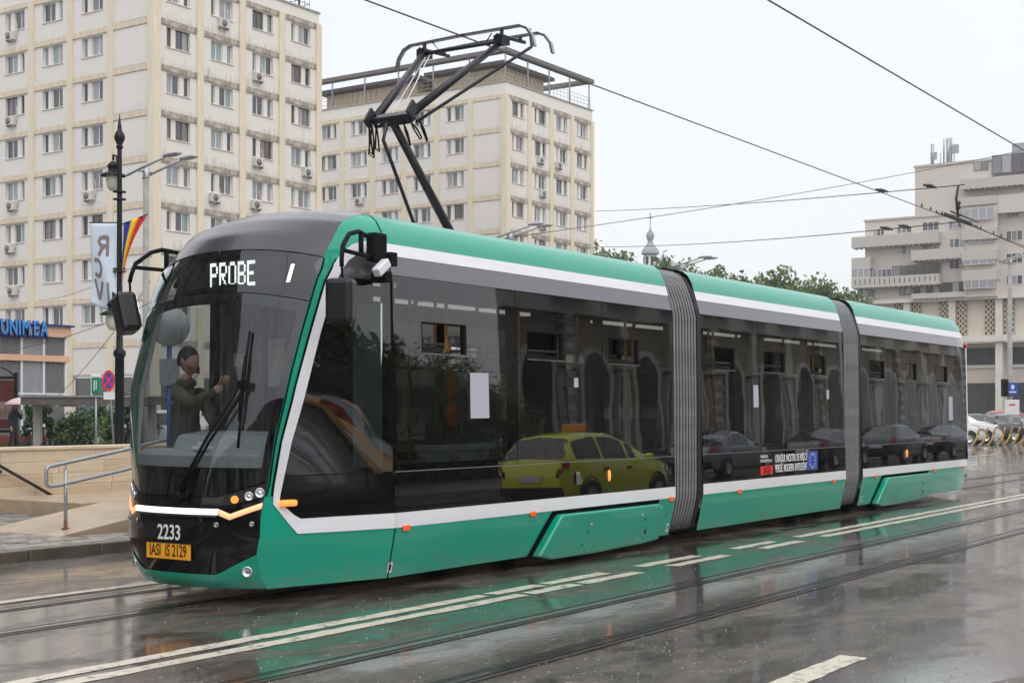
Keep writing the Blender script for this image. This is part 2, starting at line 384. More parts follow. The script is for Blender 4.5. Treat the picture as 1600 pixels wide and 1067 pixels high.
setting(MB().add([(-150, -120, 0), (300, -120, 0), (300, 190, 0), (-150, 190, 0)], [(0, 1, 2, 3)]).build('road', M['road']))
def strip(name, x0, x1, y, wd, z, m, parent=None, n=1, wob=0.):
    b = MB(); xs = frange(x0, x1, n)
    b.grid(lambda u, v: (u, y + v * wd + (rnd.uniform(-wob, wob) if wob else 0), z), xs, [-.5, .5], sm=False)
    return b.build(name, m, parent)
for y in (.9, 2.0, -2.03, -3.13):
    s = setting(strip('tram_rail', -60, 260, y, .24, .004, M['railconc']))
    strip('groove', -60, 260, y + .045, .034, .008, M['groove'], s)
    strip('rail_head', -60, 260, y - .018, .075, .009, M['railsteel'], s)
    strip('rail_lip', -60, 260, y + .098, .02, .009, M['railsteel'], s)
    strip('seal_edge', -60, 260, y - .115, .010, .008, M['groove'], s)
segs = [(-9, 1.95), (2.05, 2.9), (3.0, 4.15), (4.9, 6.3), (7.3, 8.5), (9.3, 60)]
for i, (a, b_) in enumerate(segs):
    for yy in (-.83, -1.10):
        off = .25 if yy < -1 else 0
        setting(strip('lane_marking', a + off, b_ + off, yy - .05, .155, .004, M['paint'], n=int(max(4, (b_ - a) * 6)), wob=.012))
setting(strip('lane_marking', -20, 14, 2.36, .11, .012, M['paint'], n=160, wob=.006))
for a in (-5.6, -1.35, 8, 16, 24, 32):
    setting(strip('lane_marking', a, a + 2.1 + (.0 if a < 0 else 2), -4.88, .20, .004, M['paint'], n=24, wob=.01))
for a in (24, 34, 44, 54):
    setting(strip('lane_marking', a, a + 5, 7.2, .14, .004, M['paint'], n=12, wob=.01))
setting(strip('lane_marking', 20, 120, -2.0 - 3.6, .14, .004, M['paint'], n=40, wob=.01))

# ------------------------------------------------------------------ pavement, kerb, ramp and clad wall on the left
M['kerb'] = mat("kerb_stone", (.14, .115, .095), .3, var=.4, vs=5, bump=.25, bs=30)
M['paver'] = mat("wet_paver", (.38, .37, .36), .22, var=.4, vs=6, bump=.2, bs=30)
M['paver2'] = mat("wet_paver_dark", (.25, .245, .24), .2, var=.4, vs=6, bump=.2, bs=30)
M['slab'] = mat("ramp_stone", (.45, .355, .25), .28, var=.38, vs=1.7, bump=.12, bs=30)
M['stone'] = mat("travertine", (.60, .47, .33), .5, var=.22, vs=2.2, stretch=(.6, 1, 7), bump=.15, bs=20)
M['stone2'] = mat("travertine_pale", (.66, .54, .40), .5, var=.2, vs=2.2, stretch=(.6, 1, 7), bump=.15, bs=20)
M['jointdark'] = mat("joint", (.10, .085, .07), .8)
M['plaza'] = mat("plaza_paving", (.22, .215, .21), .3, var=.3, vs=1.2)
pv = MB(); pv.box(-40, 5.31, -.05, 30, 8.2, .10); pv.box(-40, 8.2, -.05, 4.4, 10.1, .10)
pave = setting(pv.build('pavement', M['jointdark']))
kb = MB(); kb.box(-.495, -.09, -.05, .495, .09, .132)
kme = None
for i in range(34):
    x = -4 + i
    if kme is None: o = kb.build('kerb_stone', M['kerb'], pave, (x, 5.22, 0), bevel=.018); kme = o
    else:
        o = kme.copy(); COL.objects.link(o); o.location = (x, 5.22 + rnd.uniform(-.006, .006), rnd.uniform(-.004, .004))
pm = [MB().box(-.145, -.093, 0, .145, .093, .05).mesh('paver', m) for m in (M['paver'], M['paver'], M['paver2'])]
for r_ in range(24):
    y = 5.42 + r_ * .2
    for c_ in range(24):
        x = -1.2 + c_ * .3 + (r_ % 2) * .15
        if y > 7.95: zz = .10 + (y - 7.9) * .045
        else: zz = .082
        if y > 10.0: continue
        if 6.1 < y < 7.95 and x > 2.75: continue
        if y <= 6.1 and x > 5: continue
        if y > 7.95 and x > 4.2: continue
        if x < .2 and y < 8: continue
        if x < 1.2 and y > 8 and rnd.random() < .0: continue
        o = put('paver', rnd.choice(pm), pave, (x, y, zz + rnd.uniform(-.006, .006)))
        o.rotation_euler = (rnd.uniform(-.02, .02), rnd.uniform(-.02, .02), rnd.uniform(-.02, .02))
rb = MB()
rb.prism([(2.8, .10), (2.8, .134), (4.75, .40), (4.75, .10)], lambda a, b_, d: (a, d, b_), 6.27, 7.86)
ramp = setting(rb.build('ramp', M['slab'], bevel=.012))
pf = MB(); pf.box(4.752, 6.27, .05, 26, 10.1, .40)
pf.box(4.42, 7.862, .05, 4.75, 10.1, .403)
setting(pf.build('ramp_landing', M['slab'], bevel=.01))
wall = thing('retaining_wall', 'low wall clad in beige stone slabs behind the ramp, left of the tram', 'wall', (4, 10.1, 0))
MB().box(-10, .03, 0, 26, .30, 1.10).build('core', M['jointdark'], wall)
tms = [MB().box(0, 0, 0, L_ - .008, .05, .182).mesh('stone_slab', m) for L_ in (.6, .9, 1.2) for m in (M['stone'], M['stone2'])]
for row in range(6):
    x = -4.4 - rnd.random() * .6
    while x < 9.5:
        i = rnd.randrange(3); put('stone_slab', tms[i * 2 + rnd.randrange(2)], wall, (x, -.02 + rnd.uniform(-.003, .003), .01 + row * .186 - .02)); x += (.6, .9, 1.2)[i]
for i in range(20):
    MB().box(.003, -.05, 1.10, .995, .34, 1.15).build('coping', M['stone2'], wall, (-5 + i, 0, 0), bevel=.008)

hr = thing('handrail', 'grey tubular steel handrail with a looped end rising along the stone ramp', 'handrail', (3.15, 6.62, .16))
def hx(x, z): return (x - 3.15, 0, z - .16)
loop = [hx(8, 1.86), hx(4.09, 1.175), hx(3.0, 1.01)]
for a in range(1, 5): q = a / 5 * math.pi / 2; loop.append(hx(2.94 - .07 * math.sin(q), .93 + .072 * math.cos(q)))
loop += [hx(2.87, .80)]
for a in range(1, 5): q = a / 5 * math.pi / 2; loop.append(hx(2.94 - .07 * math.cos(q), .80 - .06 * math.sin(q)))
loop += [hx(3.02, .745), hx(4.09, .905), hx(8, 1.6)]
MB().tube(loop, .025, 10).build('rail', M['galv'], hr)
M['rust'] = mat("rusty_foot", (.22, .07, .03), .7, var=.5, vs=30)
for x in (3.17, 5.3, 7.2):
    zb = min(.40, .134 + (x - 2.8) * .137)
    p_ = MB(); p_.tube([hx(x, zb), hx(x, .955 + (x - 3.17) * .16)], .024, 10); p_.tube([hx(x, .95 + (x - 3.17) * .16), hx(x, 1.035 + (x - 3.17) * .168)], .007, 6)
    po = p_.build('post', M['galv'], hr)
    MB().lathe([(0, 0), (.055, 0), (.055, .01), (.027, .014), (.0265, .085), (0, .086)], 12, hx(x, zb)).build('rusty_foot', M['rust'], po)
sr = thing('wall_handrail', 'dark tubular handrail sloping down the stone-clad wall at the left edge', 'handrail', (4.6, 9.98, .4))
MB().tube([(-1.2, 0, 1.15), (.02, 0, .475), (.95, 0, -.01)], .025, 10).build('rail', M['darksteel'], sr)
for x in (.05, -.9): MB().lathe([(0, 0), (.05, 0), (.05, .012), (.015, .02), (.012, .1), (0, .1)], 12, (x, .105, .39 - (x - .05) * .55), (0, -1, 0)).build('bracket', M['darksteel'], sr)

setting(MB().box(-60, 10.41, -.1, 49, 59.6, .2).build('plaza', M['plaza']))

# ------------------------------------------------------------------ slab-built blocks of flats
M['panel'] = panel_mat("grey_facade_panel", (.70, .68, .645), (.40, .37, .32), .25)
M['panel2'] = panel_mat("stained_cream_panel", (.715, .69, .635), (.28, .27, .24), .55)
M['band'] = mat("ochre_band", (.73, .63, .485), .85, var=.28, vs=1.4, stretch=(3, 3, .5))
M['band2'] = mat("sooty_band", (.54, .48, .39), .85, var=.55, vs=1.6, stretch=(2.2, 2.2, 1.2), col2=(.17, .15, .12))
M['pil'] = mat("ochre_pilaster", (.77, .68, .53), .85, var=.16, vs=1.2, stretch=(3, 3, .3))
M['winwhite'] = mat("white_window_frame", (.72, .72, .74), .4)
M['winbrown'] = mat("brown_window_frame", (.12, .06, .035), .5)
M['sill'] = mat("sill_grey", (.33, .31, .28), .7)
PANE = [mat("window_pane_dark", (.06, .063, .07), .06, spec=.9), mat("window_pane_curtain", (.19, .19, .20), .08, spec=.9, var=.3, vs=3, stretch=(8, 8, .4)),
        mat("window_pane_pale", (.33, .34, .36), .08, spec=.9, var=.25, vs=3, stretch=(9, 9, .3)), mat("window_pane_blind", (.24, .31, .30), .1, spec=.9, var=.1, vs=4)]
M['acwhite'] = mat("ac_casing", (.62, .60, .56), .5, var=.2, vs=4)
M['acgrey'] = mat("ac_grille", (.16, .16, .17), .6)
PC = {}
def panel_mesh(bw, fh, hx0, hx1, hz0, hz1, pier, m, wins=True):
    """panel with a recessed opening; local x along the wall, -y outward, z up. pier = x-range of the strip between the two lights"""
    key = (bw, fh, hx0, hx1, hz0, hz1, pier, m.name, wins)
    if key in PC: return PC[key]
    b = MB(); d = .30
    if not wins:
        b.add([(0, 0, 0), (bw, 0, 0), (bw, 0, fh), (0, 0, fh)], [(0, 1, 2, 3)])
        b.box(.12, -.025, .08, bw - .12, .001, fh - .40)
    else:
        xs = [0, hx0, hx1, bw]; zs = [0, hz0, hz1, fh]
        b.grid(lambda u, v: (u, 0, v), xs, zs, sm=False, skip=lambda u, v: hx0 < u < hx1 and hz0 < v < hz1)
        b.add([(hx0, 0, hz0), (hx1, 0, hz0), (hx1, d, hz0), (hx0, d, hz0), (hx0, 0, hz1), (hx1, 0, hz1), (hx1, d, hz1), (hx0, d, hz1)],
              [(0, 3, 2, 1)[::-1], (4, 5, 6, 7), (0, 4, 7, 3), (1, 2, 6, 5)])
        b.box(pier[0], .10, hz0, pier[1], d - .01, hz1)
        b.add([(hx0, d, hz0), (hx1, d, hz0), (hx1, d, hz1), (hx0, d, hz1)], [(0, 1, 2, 3)])
        b.box(hx0 - .05, -.07, hz0 - .05, hx1 + .05, .02, hz0 - .002)
    me = b.mesh('wall_panel', m); PC[key] = me; return me
WC = {}
def win_meshes(x0, x1, z0, z1, muls, m):
    """one light: frame with mullions at muls (fractions), and its panes"""
    key = (round(x0, 3), round(x1, 3), z0, z1, muls, m.name)
    if key in WC: return WC[key]
    b = MB(); t = .055; y0, y1 = .19, .25
    b.box(x0, y0, z0, x1, y1, z0 + t); b.box(x0, y0, z1 - t, x1, y1, z1)
    xs = [x0] + [x0 + (x1 - x0) * q for q in muls] + [x1]
    for i, q in enumerate(xs):
        a = q if i == 0 else q - t if i == len(xs) - 1 else q - t * .6
        b.box(a, y0 + .002, z0 + t, a + (t if i in (0, len(xs) - 1) else t * 1.2), y1 - .002, z1 - t)
    panes = []
    for i in range(len(xs) - 1):
        a, c = xs[i] + t * .7, xs[i + 1] - t * .7
        panes.append([MB().box(a, .215, z0 + t, c, .225, z1 - t).mesh('pane', p) for p in PANE])
    WC[key] = (b.mesh('window', m), panes); return WC[key]
def place_window(bld, loc, rz, lights, z0, z1, brown=False, bias=None):
    for (x0, x1, muls) in lights:
        fm, panes = win_meshes(x0, x1, z0, z1, muls, M['winbrown'] if brown else M['winwhite'])
        wo = put('window', fm, bld, loc, rz)
        for p in panes:
            put('pane', p[bias if bias is not None and rnd.random() < .7 else rnd.choice((0, 0, 0, 1, 1, 2, 3))], wo)
def ac_unit(loc, rz, label, group):
    t = thing('air_conditioner', label, 'air conditioner', loc, rz, group)
    MB().box(-.42, -.34, 0, .42, -.02, .58).build('casing', M['acwhite'], t, bevel=.02)
    g = MB(); g.lathe([(0, .0), (.07, .0), (.07, .012), (.21, .012), (.235, 0), (.235, .02), (0, .021)], 16, (-.10, -.345, .29), (0, -1, 0))
    g.build('fan_grille', M['acgrey'], t)
    MB().box(-.36, -.30, -.10, -.31, .0, -.005).box(.31, -.30, -.10, .36, .0, -.005).build('bracket', M['sill'], t)
    MB().tube([(.42, -.15, .2), (.5, -.10, .3), (.55, -.06, .9), (.4, -.03, 1.3)], .022, 6).build('hose', M['acwhite'], t)
    return t
def face(bld, org, rz, nb, bw, z0, nf, fh, pm_, bm_, base, blank=(), stainrow=None, seed=1, colvar=None, wz=(1.2, 2.48), brown=()):
    """one face: nb bays of width bw from org along local x, nf floors"""
    r = random.Random(seed); u = Vector((math.cos(rz), math.sin(rz), 0)); no = Vector((math.sin(rz), -math.cos(rz), 0))
    bl = bld.location
    def at(x, out, z): return Vector(org) + u * x + no * out + Vector((0, 0, z)) - bl
    pme = MB().box(-.26, -.15, 0, .26, .02, z0 + nf * fh - base).mesh('pilaster', M['pil'])
    for i in range(nb + 1): put('pilaster', pme, bld, at(i * bw, 0, base), rz)
    bme = MB().box(.26, -.085, -.36, bw - .26, .01, .0).mesh('floor_band', bm_)
    cells = []
    for k in range(nf + 1):
        for i in range(nb): put('floor_band', bme, bld, at(i * bw, 0, z0 + k * fh), rz)
    for k in range(nf):
        for i in range(nb):
            loc = at(i * bw, 0, z0 + k * fh)
            if i in blank: put('wall_panel', panel_mesh(bw, fh, 0, 0, 0, 0, 0, pm_, False), bld, loc, rz); continue
            a, c = bw * .27, bw * .79; wd = c - a
            if colvar: flip = (i + k) % 2
            else: flip = r.random() < .5
            if flip: big, pier, small = (a, a + wd * .58), (a + wd * .58, a + wd * .77), (a + wd * .77, c)
            else: small, pier, big = (a, a + wd * .23), (a + wd * .23, a + wd * .42), (a + wd * .42, c)
            put('wall_panel', panel_mesh(bw, fh, a, c, wz[0], wz[1], pier, pm_), bld, loc, rz)
            place_window(bld, loc, rz, [(big[0], big[1], (.52,)), (small[0], small[1], ())], wz[0] + .01, wz[1], brown=(r.random() < .12 or (i, k) in brown))
            cells.append((i, k, loc + bl, a, c))
    return cells
Z0, FH = 6.24, 2.92
def block(name, label, cx, cy, lb, lbw, rbn, rbw, nf, z0, blank, seed, top):
    b = thing(name, label, 'building', (cx, cy, 0))
    left = face(b, (cx, cy + lb * lbw, 0), R(-90), lb, lbw, z0, nf, FH, M['panel'], M['band'], 0, blank=blank, seed=seed)
    right = face(b, (cx, cy, 0), 0, rbn, rbw, z0, nf, FH, M['panel2'], M['band2'], 0, seed=seed + 1, colvar=True)
    W_, D_ = rbn * rbw, lb * lbw
    MB().box(.31, .31, 0, W_ - .02, D_, z0 + nf * FH).build('core', M['sill'], b)
    h = z0 + nf * FH
    MB().box(-.06, -.06, h, W_ + .06, D_, h + top).build('parapet', M['panel2'], b)
    MB().box(-.14, -.14, h + top, W_ + .14, D_, h + top + .12).build('roof_edge', M['sill'], b)
    MB().box(-.30, -.30, 0, .30, .30, h - .38).build('corner_pier', M['pil'], b)
    # ground floor: grey framed shop windows below a plain band
    for (org, rz, nb, bw) in (((0, D_, 0), R(-90), lb, lbw), ((0, 0, 0), 0, rbn, rbw)):
        u = Vector((math.cos(rz), math.sin(rz), 0))
        for i in range(nb):
            loc = Vector(org) + u * (i * bw)
            s = MB().box(.3, .05, 0, bw - .3, .12, .5).box(.3, .05, 3.9, bw - .3, .12, 4.1)
            for q in (0, .5, 1): s.box(.3 + (bw - .6) * q - .06, .04, .5, .3 + (bw - .6) * q + .06, .12, 3.9)
            so = put('shop_window', s.mesh('shop_window', M['winwhite']), b, loc, rz)
            MB().box(.36, .09, .5, bw * .5 - .03, .10, 3.9).build('pane', PANE[0], so); MB().box(bw * .5 + .03, .09, .5, bw - .36, .10, 3.9).build('pane', PANE[0], so)
            put('fascia', MB().box(.26, -.03, 4.1, bw - .26, .2, z0 - .36).mesh('fascia', M['panel']), b, loc, rz)
    return b, left, right
B1, l1, r1 = block('apartment_block', 'tall cream apartment block at the far left, its roof rising out of the picture', 52.2, 60.25, 5, 4.03, 4, 3.83, 8, Z0, (4,), 11, .75)
B2, l2, r2 = block('apartment_block', 'cream apartment block with a dark roof pergola, standing behind the pantograph', 91.85, 60.5, 7, 3.72, 4, 3.60, 8, Z0 - .38, (6,), 31, 1.0)
def acs(cells, picks, rz, where, group):
    for (i, k, f, nm) in picks:
        for c in cells:
            if c[0] == i and c[1] == k:
                u = Vector((math.cos(rz), math.sin(rz), 0)); p = c[2] + u * (c[3] + (c[4] - c[3]) * f) + Vector((0, 0, .52))
                ac_unit(p, rz, nm, group)
G1 = 'air conditioners on the blocks of flats'
acs(r1, [(1, 7, .5, 'white air conditioner highest on the tall block, second bay right of its corner'), (2, 6, .2, 'white air conditioner one storey below the roof storey, third bay of the tall block'),
         (2, 4, .2, 'white air conditioner under a dark brown window in the third bay of the tall block'), (3, 4, .75, 'white air conditioner in the last bay beside the right edge of the tall block'),
         (1, 3, .1, 'white air conditioner with a soot halo left in the second bay of the tall block'), (2, 3, .1, 'white air conditioner with a soot halo in the third bay, below a greenish blind')], 0, '', G1)
acs(l1, [(1, 7, .4, 'white air conditioner at the upper left edge of the photo on the tall block'), (1, 5, .4, 'white air conditioner at the left photo edge, middle of three on the tall block'),
         (1, 3, .45, 'white air conditioner at the left photo edge, lowest of the upper three'), (3, 3, .45, 'white air conditioner with a rust streak just left of the street lamp lantern'),
         (1, 2, .35, 'white air conditioner at the left edge above the storefront sign, upper of two'), (1, 1, .5, 'white air conditioner at the left edge above the storefront sign, lower of two')], R(-90), '', G1)
acs(r2, [(1, 6, .4, 'white air conditioner highest in the second bay on the block with the pergola'), (2, 6, .1, 'white air conditioner highest in the third bay on the block with the pergola'),
         (1, 5, .6, 'white air conditioner in the second bay, middle storeys of the block with the pergola'), (1, 4, .6, 'white air conditioner lowest in the second bay of the block with the pergola')], 0, '', G1)
acs(l2, [(2, 5, .6, 'white air conditioner left of the lower pantograph arm on the second block'), (2, 4, .6, 'white air conditioner below the pantograph knee on the second block'), (0, 4, .4, 'white air conditioner beside the right edge of the tall block, on the second block')], R(-90), '', G1)

# roof things: pergola and penthouse on the second block, railing on the first
h2 = Z0 - .38 + 8 * FH + 1.12
M['woodpale'] = mat("pale_boarding", (.66, .53, .38), .8, var=.3, vs=2, stretch=(4, 4, .3))
M['beam'] = mat("dark_beam", (.17, .155, .15), .7, var=.3, vs=2)
pg = thing('roof_pergola', 'dark flat pergola beam on thin posts round the roof of the second block', 'pergola', (91.85, 60.5, h2))
MB().box(-.2, -.2, 2.5, 14.6, .55, 2.85).build('beam', M['beam'], pg); MB().box(-.2, .553, 2.5, .55, 24.5, 2.85).build('beam', M['beam'], pg)
MB().box(13.9, .553, 2.5, 14.6, 8, 2.85).build('beam', M['beam'], pg); MB().box(9, 7.5, 2.5, 13.89, 8, 2.8).build('beam', M['beam'], pg)
for x in frange(.15, 14.2, 4): MB().box(x - .05, .1, 0, x + .05, .2, 2.5).build('post', M['galv'], pg)
for y in frange(4, 24, 5): MB().box(.1, y - .05, 0, .2, y + .05, 2.5).build('post', M['galv'], pg)
ra = MB()
for zz in (.35, .7, 1.05):
    ra.tube([(14.2, 0, zz), (0, 0, zz), (0, 24, zz)], .02, 5)
for x in frange(0, 14.2, 24): ra.tube([(x, 0, 0), (x, 0, 1.05)], .015, 4)
for y in frange(0, 24, 34): ra.tube([(0, y, 0), (0, y, 1.05)], .015, 4)
ra.build('railing', M['galv'], pg)
ph = thing('penthouse', 'pale boarded rooftop room with a dark overhanging roof under the pergola', 'penthouse', (91.85, 60.5, h2))
for (x0, y0, x1, y1, h) in ((1.6, 1.6, 8.5, 9, 1.75), (1.6, 11, 8.5, 22, 1.7)):
    pw = MB().box(x0, y0, 0, x1, y1, h - .05).build('wall', M['woodpale'], ph)
    for q in frange(y0 + .2, y1 - .2, int((y1 - y0) / .6)): MB().box(x0 - .05, q - .09, .02, x0 - .002, q + .09, h - .06).build('board', M['woodpale'], pw)
    for q in frange(x0 + .2, x1 - .2, 10): MB().box(q - .09, y0 - .05, .02, q + .09, y0 - .002, h - .06).build('board', M['woodpale'], pw)
    MB().box(x0 - .9, y0 - .9, h, x1 + .5, y1 + .5, h + .3).build('roof', M['beam'], ph)
h1 = Z0 + 8 * FH + .87
rr = thing('roof_railing', 'thin grey railing on the roof corner of the tall block', 'railing', (67.0, 60.6, h1))
q_ = MB()
for zz in (.5, 1.0): q_.tube([(-5, 0, zz), (0, 0, zz), (0, 3, zz)], .025, 5)
for i in range(11): q_.tube([(-i * .5, 0, 0), (-i * .5, 0, 1.0)], .02, 4)
q_.tube([(-1.1, 0, 0), (-1.1, 0, 2.6)], .07, 6)
q_.build('rails', M['darksteel'], rr)
# ------------------------------------------------------------------ stepped concrete building on the far right
M['rbwall'] = panel_mat("pinkish_render", (.56, .515, .475), (.36, .32, .29), .5)
M['rbconc'] = panel_mat("raw_balcony_concrete", (.47, .45, .42), (.26, .25, .23), .6)
M['rblow'] = panel_mat("cream_render", (.61, .55, .48), (.42, .36, .30), .4)
M['rbtrim'] = mat("pale_trim", (.66, .64, .58), .8, var=.15, vs=.6)
M['ochre'] = mat("ochre_lattice", (.56, .47, .33), .8, var=.2, vs=2)
M['darkhole'] = mat("dark_recess", (.03, .03, .03), .9)
rb_ = thing('stepped_building', 'stepped grey-pink concrete building with balconies, lattice panels and columns on the far right', 'building', (190, 65.4, 0), R(-90))
def rx(px): return (px - 1340) / 11.0
def rz_(py): return 1.7 + (643 - py) / 10.95
def rbox(name, px0, py0, px1, py1, y0, y1, m):
    return MB().box(rx(px0), y0, rz_(py1), rx(px1), y1, rz_(py0)).build(name, m, rb_)
rbox('upper_wall', 1433, 262, 1760, 340, 0, 14, M['rbwall']); rbox('middle_wall', 1352, 340, 1760, 470, .02, 14, M['rbwall'])
rbox('roof_edge', 1431, 259, 1762, 262.5, -.15, 14.1, M['rbconc']); rbox('roof_edge', 1350, 337.5, 1513, 340.5, -.15, 3, M['rbconc'])
rbox('raised_wall', 1514, 318, 1760, 345, -1.2, .0, M['rbwall']); rbox('bay_wall', 1514, 345, 1563, 469, -1.2, .01, M['rbwall'])
for (a, t_, b_, c, p) in ((1336, 366, 1475, 383, 1.6), (1433, 393, 1516, 409, 1.7), (1336, 399, 1366, 416, 1.6), (1336, 431, 1476, 447, 1.65), (1509, 290, 1700, 305, 1.5), (1509, 318, 1563, 330, 1.5),
                          (1512, 367, 1564, 383, 1.9), (1512, 399, 1564, 414, 1.9), (1512, 429, 1564, 445, 1.9), (1432, 460, 1518, 468, 1.3), (1336, 462, 1368, 469, 1.4)):
    o = rbox('balcony', a, t_, b_, c, -p, 0.0, M['rbconc'])
    n = int((b_ - a) / 8); g = MB()
    for i in range(n):
        x = rx(a + 3 + i * 8); g.box(x, -p + .12, rz_(c) - .17, x + .22, -.2, rz_(c) - .003)
    g.build('bracket', M['rbconc'], o)
    if c in (447,):
        for i in range(n): MB().box(rx(a + 6 + i * 8), -p - .03, rz_(t_ + 11), rx(a + 6 + i * 8) + .1, -p + .02, rz_(t_ + 3)).build('slot', M['darkhole'], o)
def rwin(px0, py0, px1, py1, out=0., n=2, brown=False, bias=None):
    z0, z1 = rz_(py1), rz_(py0)
    put_loc = Vector((0, -out - .235, 0))
    muls = tuple(i / n for i in range(1, n))
    fm, panes = win_meshes(rx(px0), rx(px1), round(z0, 3), round(z1, 3), muls, M['winbrown'] if brown else M['winwhite'])
    wo = put('window', fm, rb_, put_loc)
    for p in panes: put('pane', p[bias if bias is not None and rnd.random() < .7 else rnd.choice((0, 0, 1, 2))], wo)
for w_ in ((1365, 353, 1384, 366), (1404, 352, 1428, 363), (1445, 348, 1471, 362), (1486, 349, 1506, 361), (1404, 383, 1427, 396), (1445, 379, 1472, 393), (1487, 377, 1510, 391), (1487, 410, 1511, 424),
           (1573, 337, 1592, 352), (1573, 371, 1597, 386), (1573, 405, 1597, 420), (1573, 438, 1597, 452), (1610, 337, 1630, 352), (1610, 371, 1632, 386), (1525, 294, 1550, 304)): rwin(*w_, out=.02, n=3)
for w_ in ((1336, 416, 1366, 431, 1.55, 3), (1366, 418, 1397, 431, .4, 4)): rwin(*w_[:4], out=w_[4], n=w_[5], bias=2)
for w_ in ((1398, 414, 1474, 431, .3, 6), (1340, 448, 1366, 464, .2, 3), (1408, 447, 1428, 460, .1, 2), (1432, 444, 1513, 460, .3, 8), (1553, 256, 1640, 284, .4, 6), (1553, 286, 1640, 306, .3, 6), (1525, 262, 1546, 276, .05, 2)): rwin(*w_[:4], out=w_[4], n=w_[5], brown=True)
for w_ in ((1514, 336, 1561, 353, 1.7, 4), (1516, 372 - 0, 1560, 388, 1.25, 4), (1514, 406, 1562, 421, 1.7, 4), (1515, 443, 1562, 457, 1.7, 4)): rwin(*w_[:4], out=w_[4] + .15, n=w_[5], bias=2)
# podium
rbox('podium_wall', 1338, 472, 1760, 527, .6, 14, M['rblow']); rbox('ledge', 1330, 467, 1762, 472.5, -.7, 1.0, M['rbtrim']); rbox('ledge', 1330, 527, 1762, 537, -.8, 1.2, M['rbtrim'])
rbox('lower_wall', 1338, 537, 1760, 663, 2.2, 14, M['rblow'])
for c in (1344, 1415, 1486, 1557, 1628): rbox('column', c, 472.6, c + 10.5, 526.9, -.2, .62, M['rbtrim'])
for c in (1344, 1415, 1486, 1557, 1628): rbox('column', c + .5, 537.1, c + 11, 663, -.3, .8, M['rbtrim'])
for c in (1355, 1398, 1426, 1470, 1497.5, 1540, 1568.5, 1611):
    p0, p1 = rx(c), rx(c + 15); g = MB(); bk = MB().box(p0, .45, rz_(526), p1, .61, rz_(473.5)).build('lattice_backing', M['darkhole'], rb_)
    nx, nz = 4, 13
    for i in range(nx):
        for j in range(nz):
            x = p0 + (i + .5) * (p1 - p0) / nx; z = rz_(526) + (j + .5) * (rz_(473.5) - rz_(526)) / nz; hw, hh = (p1 - p0) / nx / 2, (rz_(473.5) - rz_(526)) / nz / 2
            if (i + j) % 2: g.prism([(-hw, -hh), (hw, -hh), (hw, hh), (-hw, hh)], lambda a, b2, d, x=x, z=z: (x + a * .98, d, z + b2 * .98), .30, .45)
            else:
                for s in (-1, 1): g.prism([(s * hw, hh), (s * hw, -hh), (s * hw * .45, 0)], lambda a, b2, d, x=x, z=z: (x + a, d, z + b2), .32, .45)
    g.build('lattice', M['ochre'], bk)
for (a, b2) in ((1500, 1555), (1571, 1640)):
    for (t_, c, n, br) in ((545, 571, 3, True), (599, 655, 3, True)):
        z0, z1 = rz_(c), rz_(t_); fm, panes = win_meshes(rx(a), rx(b2), round(z0, 3), round(z1, 3), (.33, .66), M['winbrown'])
        wo = put('window', fm, rb_, (0, 1.95, 0))
        for p in panes: put('pane', p[0], wo)
    rbox('window_band', a, 572, b2, 576, 1.9, 2.25, M['rbtrim'])
for i, (x, s) in enumerate(((1455, 7), (1459, 5), (1472, 9), (1478, 9), (1482, 7), (1487, 4))):
    pass
an = thing('rooftop_antennas', 'cluster of pale antenna masts on the roof of the stepped building', 'antennas', (191, 65.4 - rx(1458), rz_(259)))
for i, (px, py, r_) in enumerate(((1457, 226, .25), (1473, 219, .12), (1482, 220, .3), (1485, 218, .12), (1491, 228, .07), (1468, 240, .07))):
    MB().tube([(i % 2 * .6, -(px - 1458) / 11, 0), (i % 2 * .6, -(px - 1458) / 11, rz_(py) - rz_(259))], r_, 6).build('mast', M['galv'], an)
MB().box(-.2, -3.6, 1.4, .3, -2.7, 2.6).box(-.2, -.5, .8, .3, .3, 1.8).box(-.1, -2.4, 2.0, .4, -1.9, 3.4).build('antenna_panel', M['galv'], an)
rt = thing('roof_plant', 'pale metal box and tank at the very top right on the roof', 'roof unit', (192, 65.4 - rx(1575), rz_(259)))
MB().box(-1, -2, 0, 2, -.3, 1.9).build('box', M['galv'], rt); MB().lathe([(0, 0), (.5, 0), (.5, 2.6), (0, 2.7)], 12, (0, -3, 0)).build('tank', M['galv'], rt)

# ------------------------------------------------------------------ trees
def leafmat(name, c, d):
    m = mat(name, c, .5, var=.5, vs=.7, spec=.4, col2=d); t = m.node_tree; b = t.nodes["Principled BSDF"]; o = t.nodes["Material Output"]
    tr = t.nodes.new("ShaderNodeBsdfTranslucent"); mx = t.nodes.new("ShaderNodeMixShader"); mx.inputs[0].default_value = .42
    src = b.inputs["Base Color"].links[0].from_socket; t.links.new(src, tr.inputs[0])
    t.links.new(b.outputs[0], mx.inputs[1]); t.links.new(tr.outputs[0], mx.inputs[2]); t.links.new(mx.outputs[0], o.inputs[0]); return m
M['leaf'] = leafmat("leaf_green", (.14, .225, .07), (.07, .12, .035)); M['leaf2'] = leafmat("leaf_olive", (.20, .26, .105), (.11, .155, .055))
M['bark'] = mat("bark", (.06, .045, .035), .9, var=.4, vs=3, stretch=(6, 6, .6), bump=.4, bs=12)
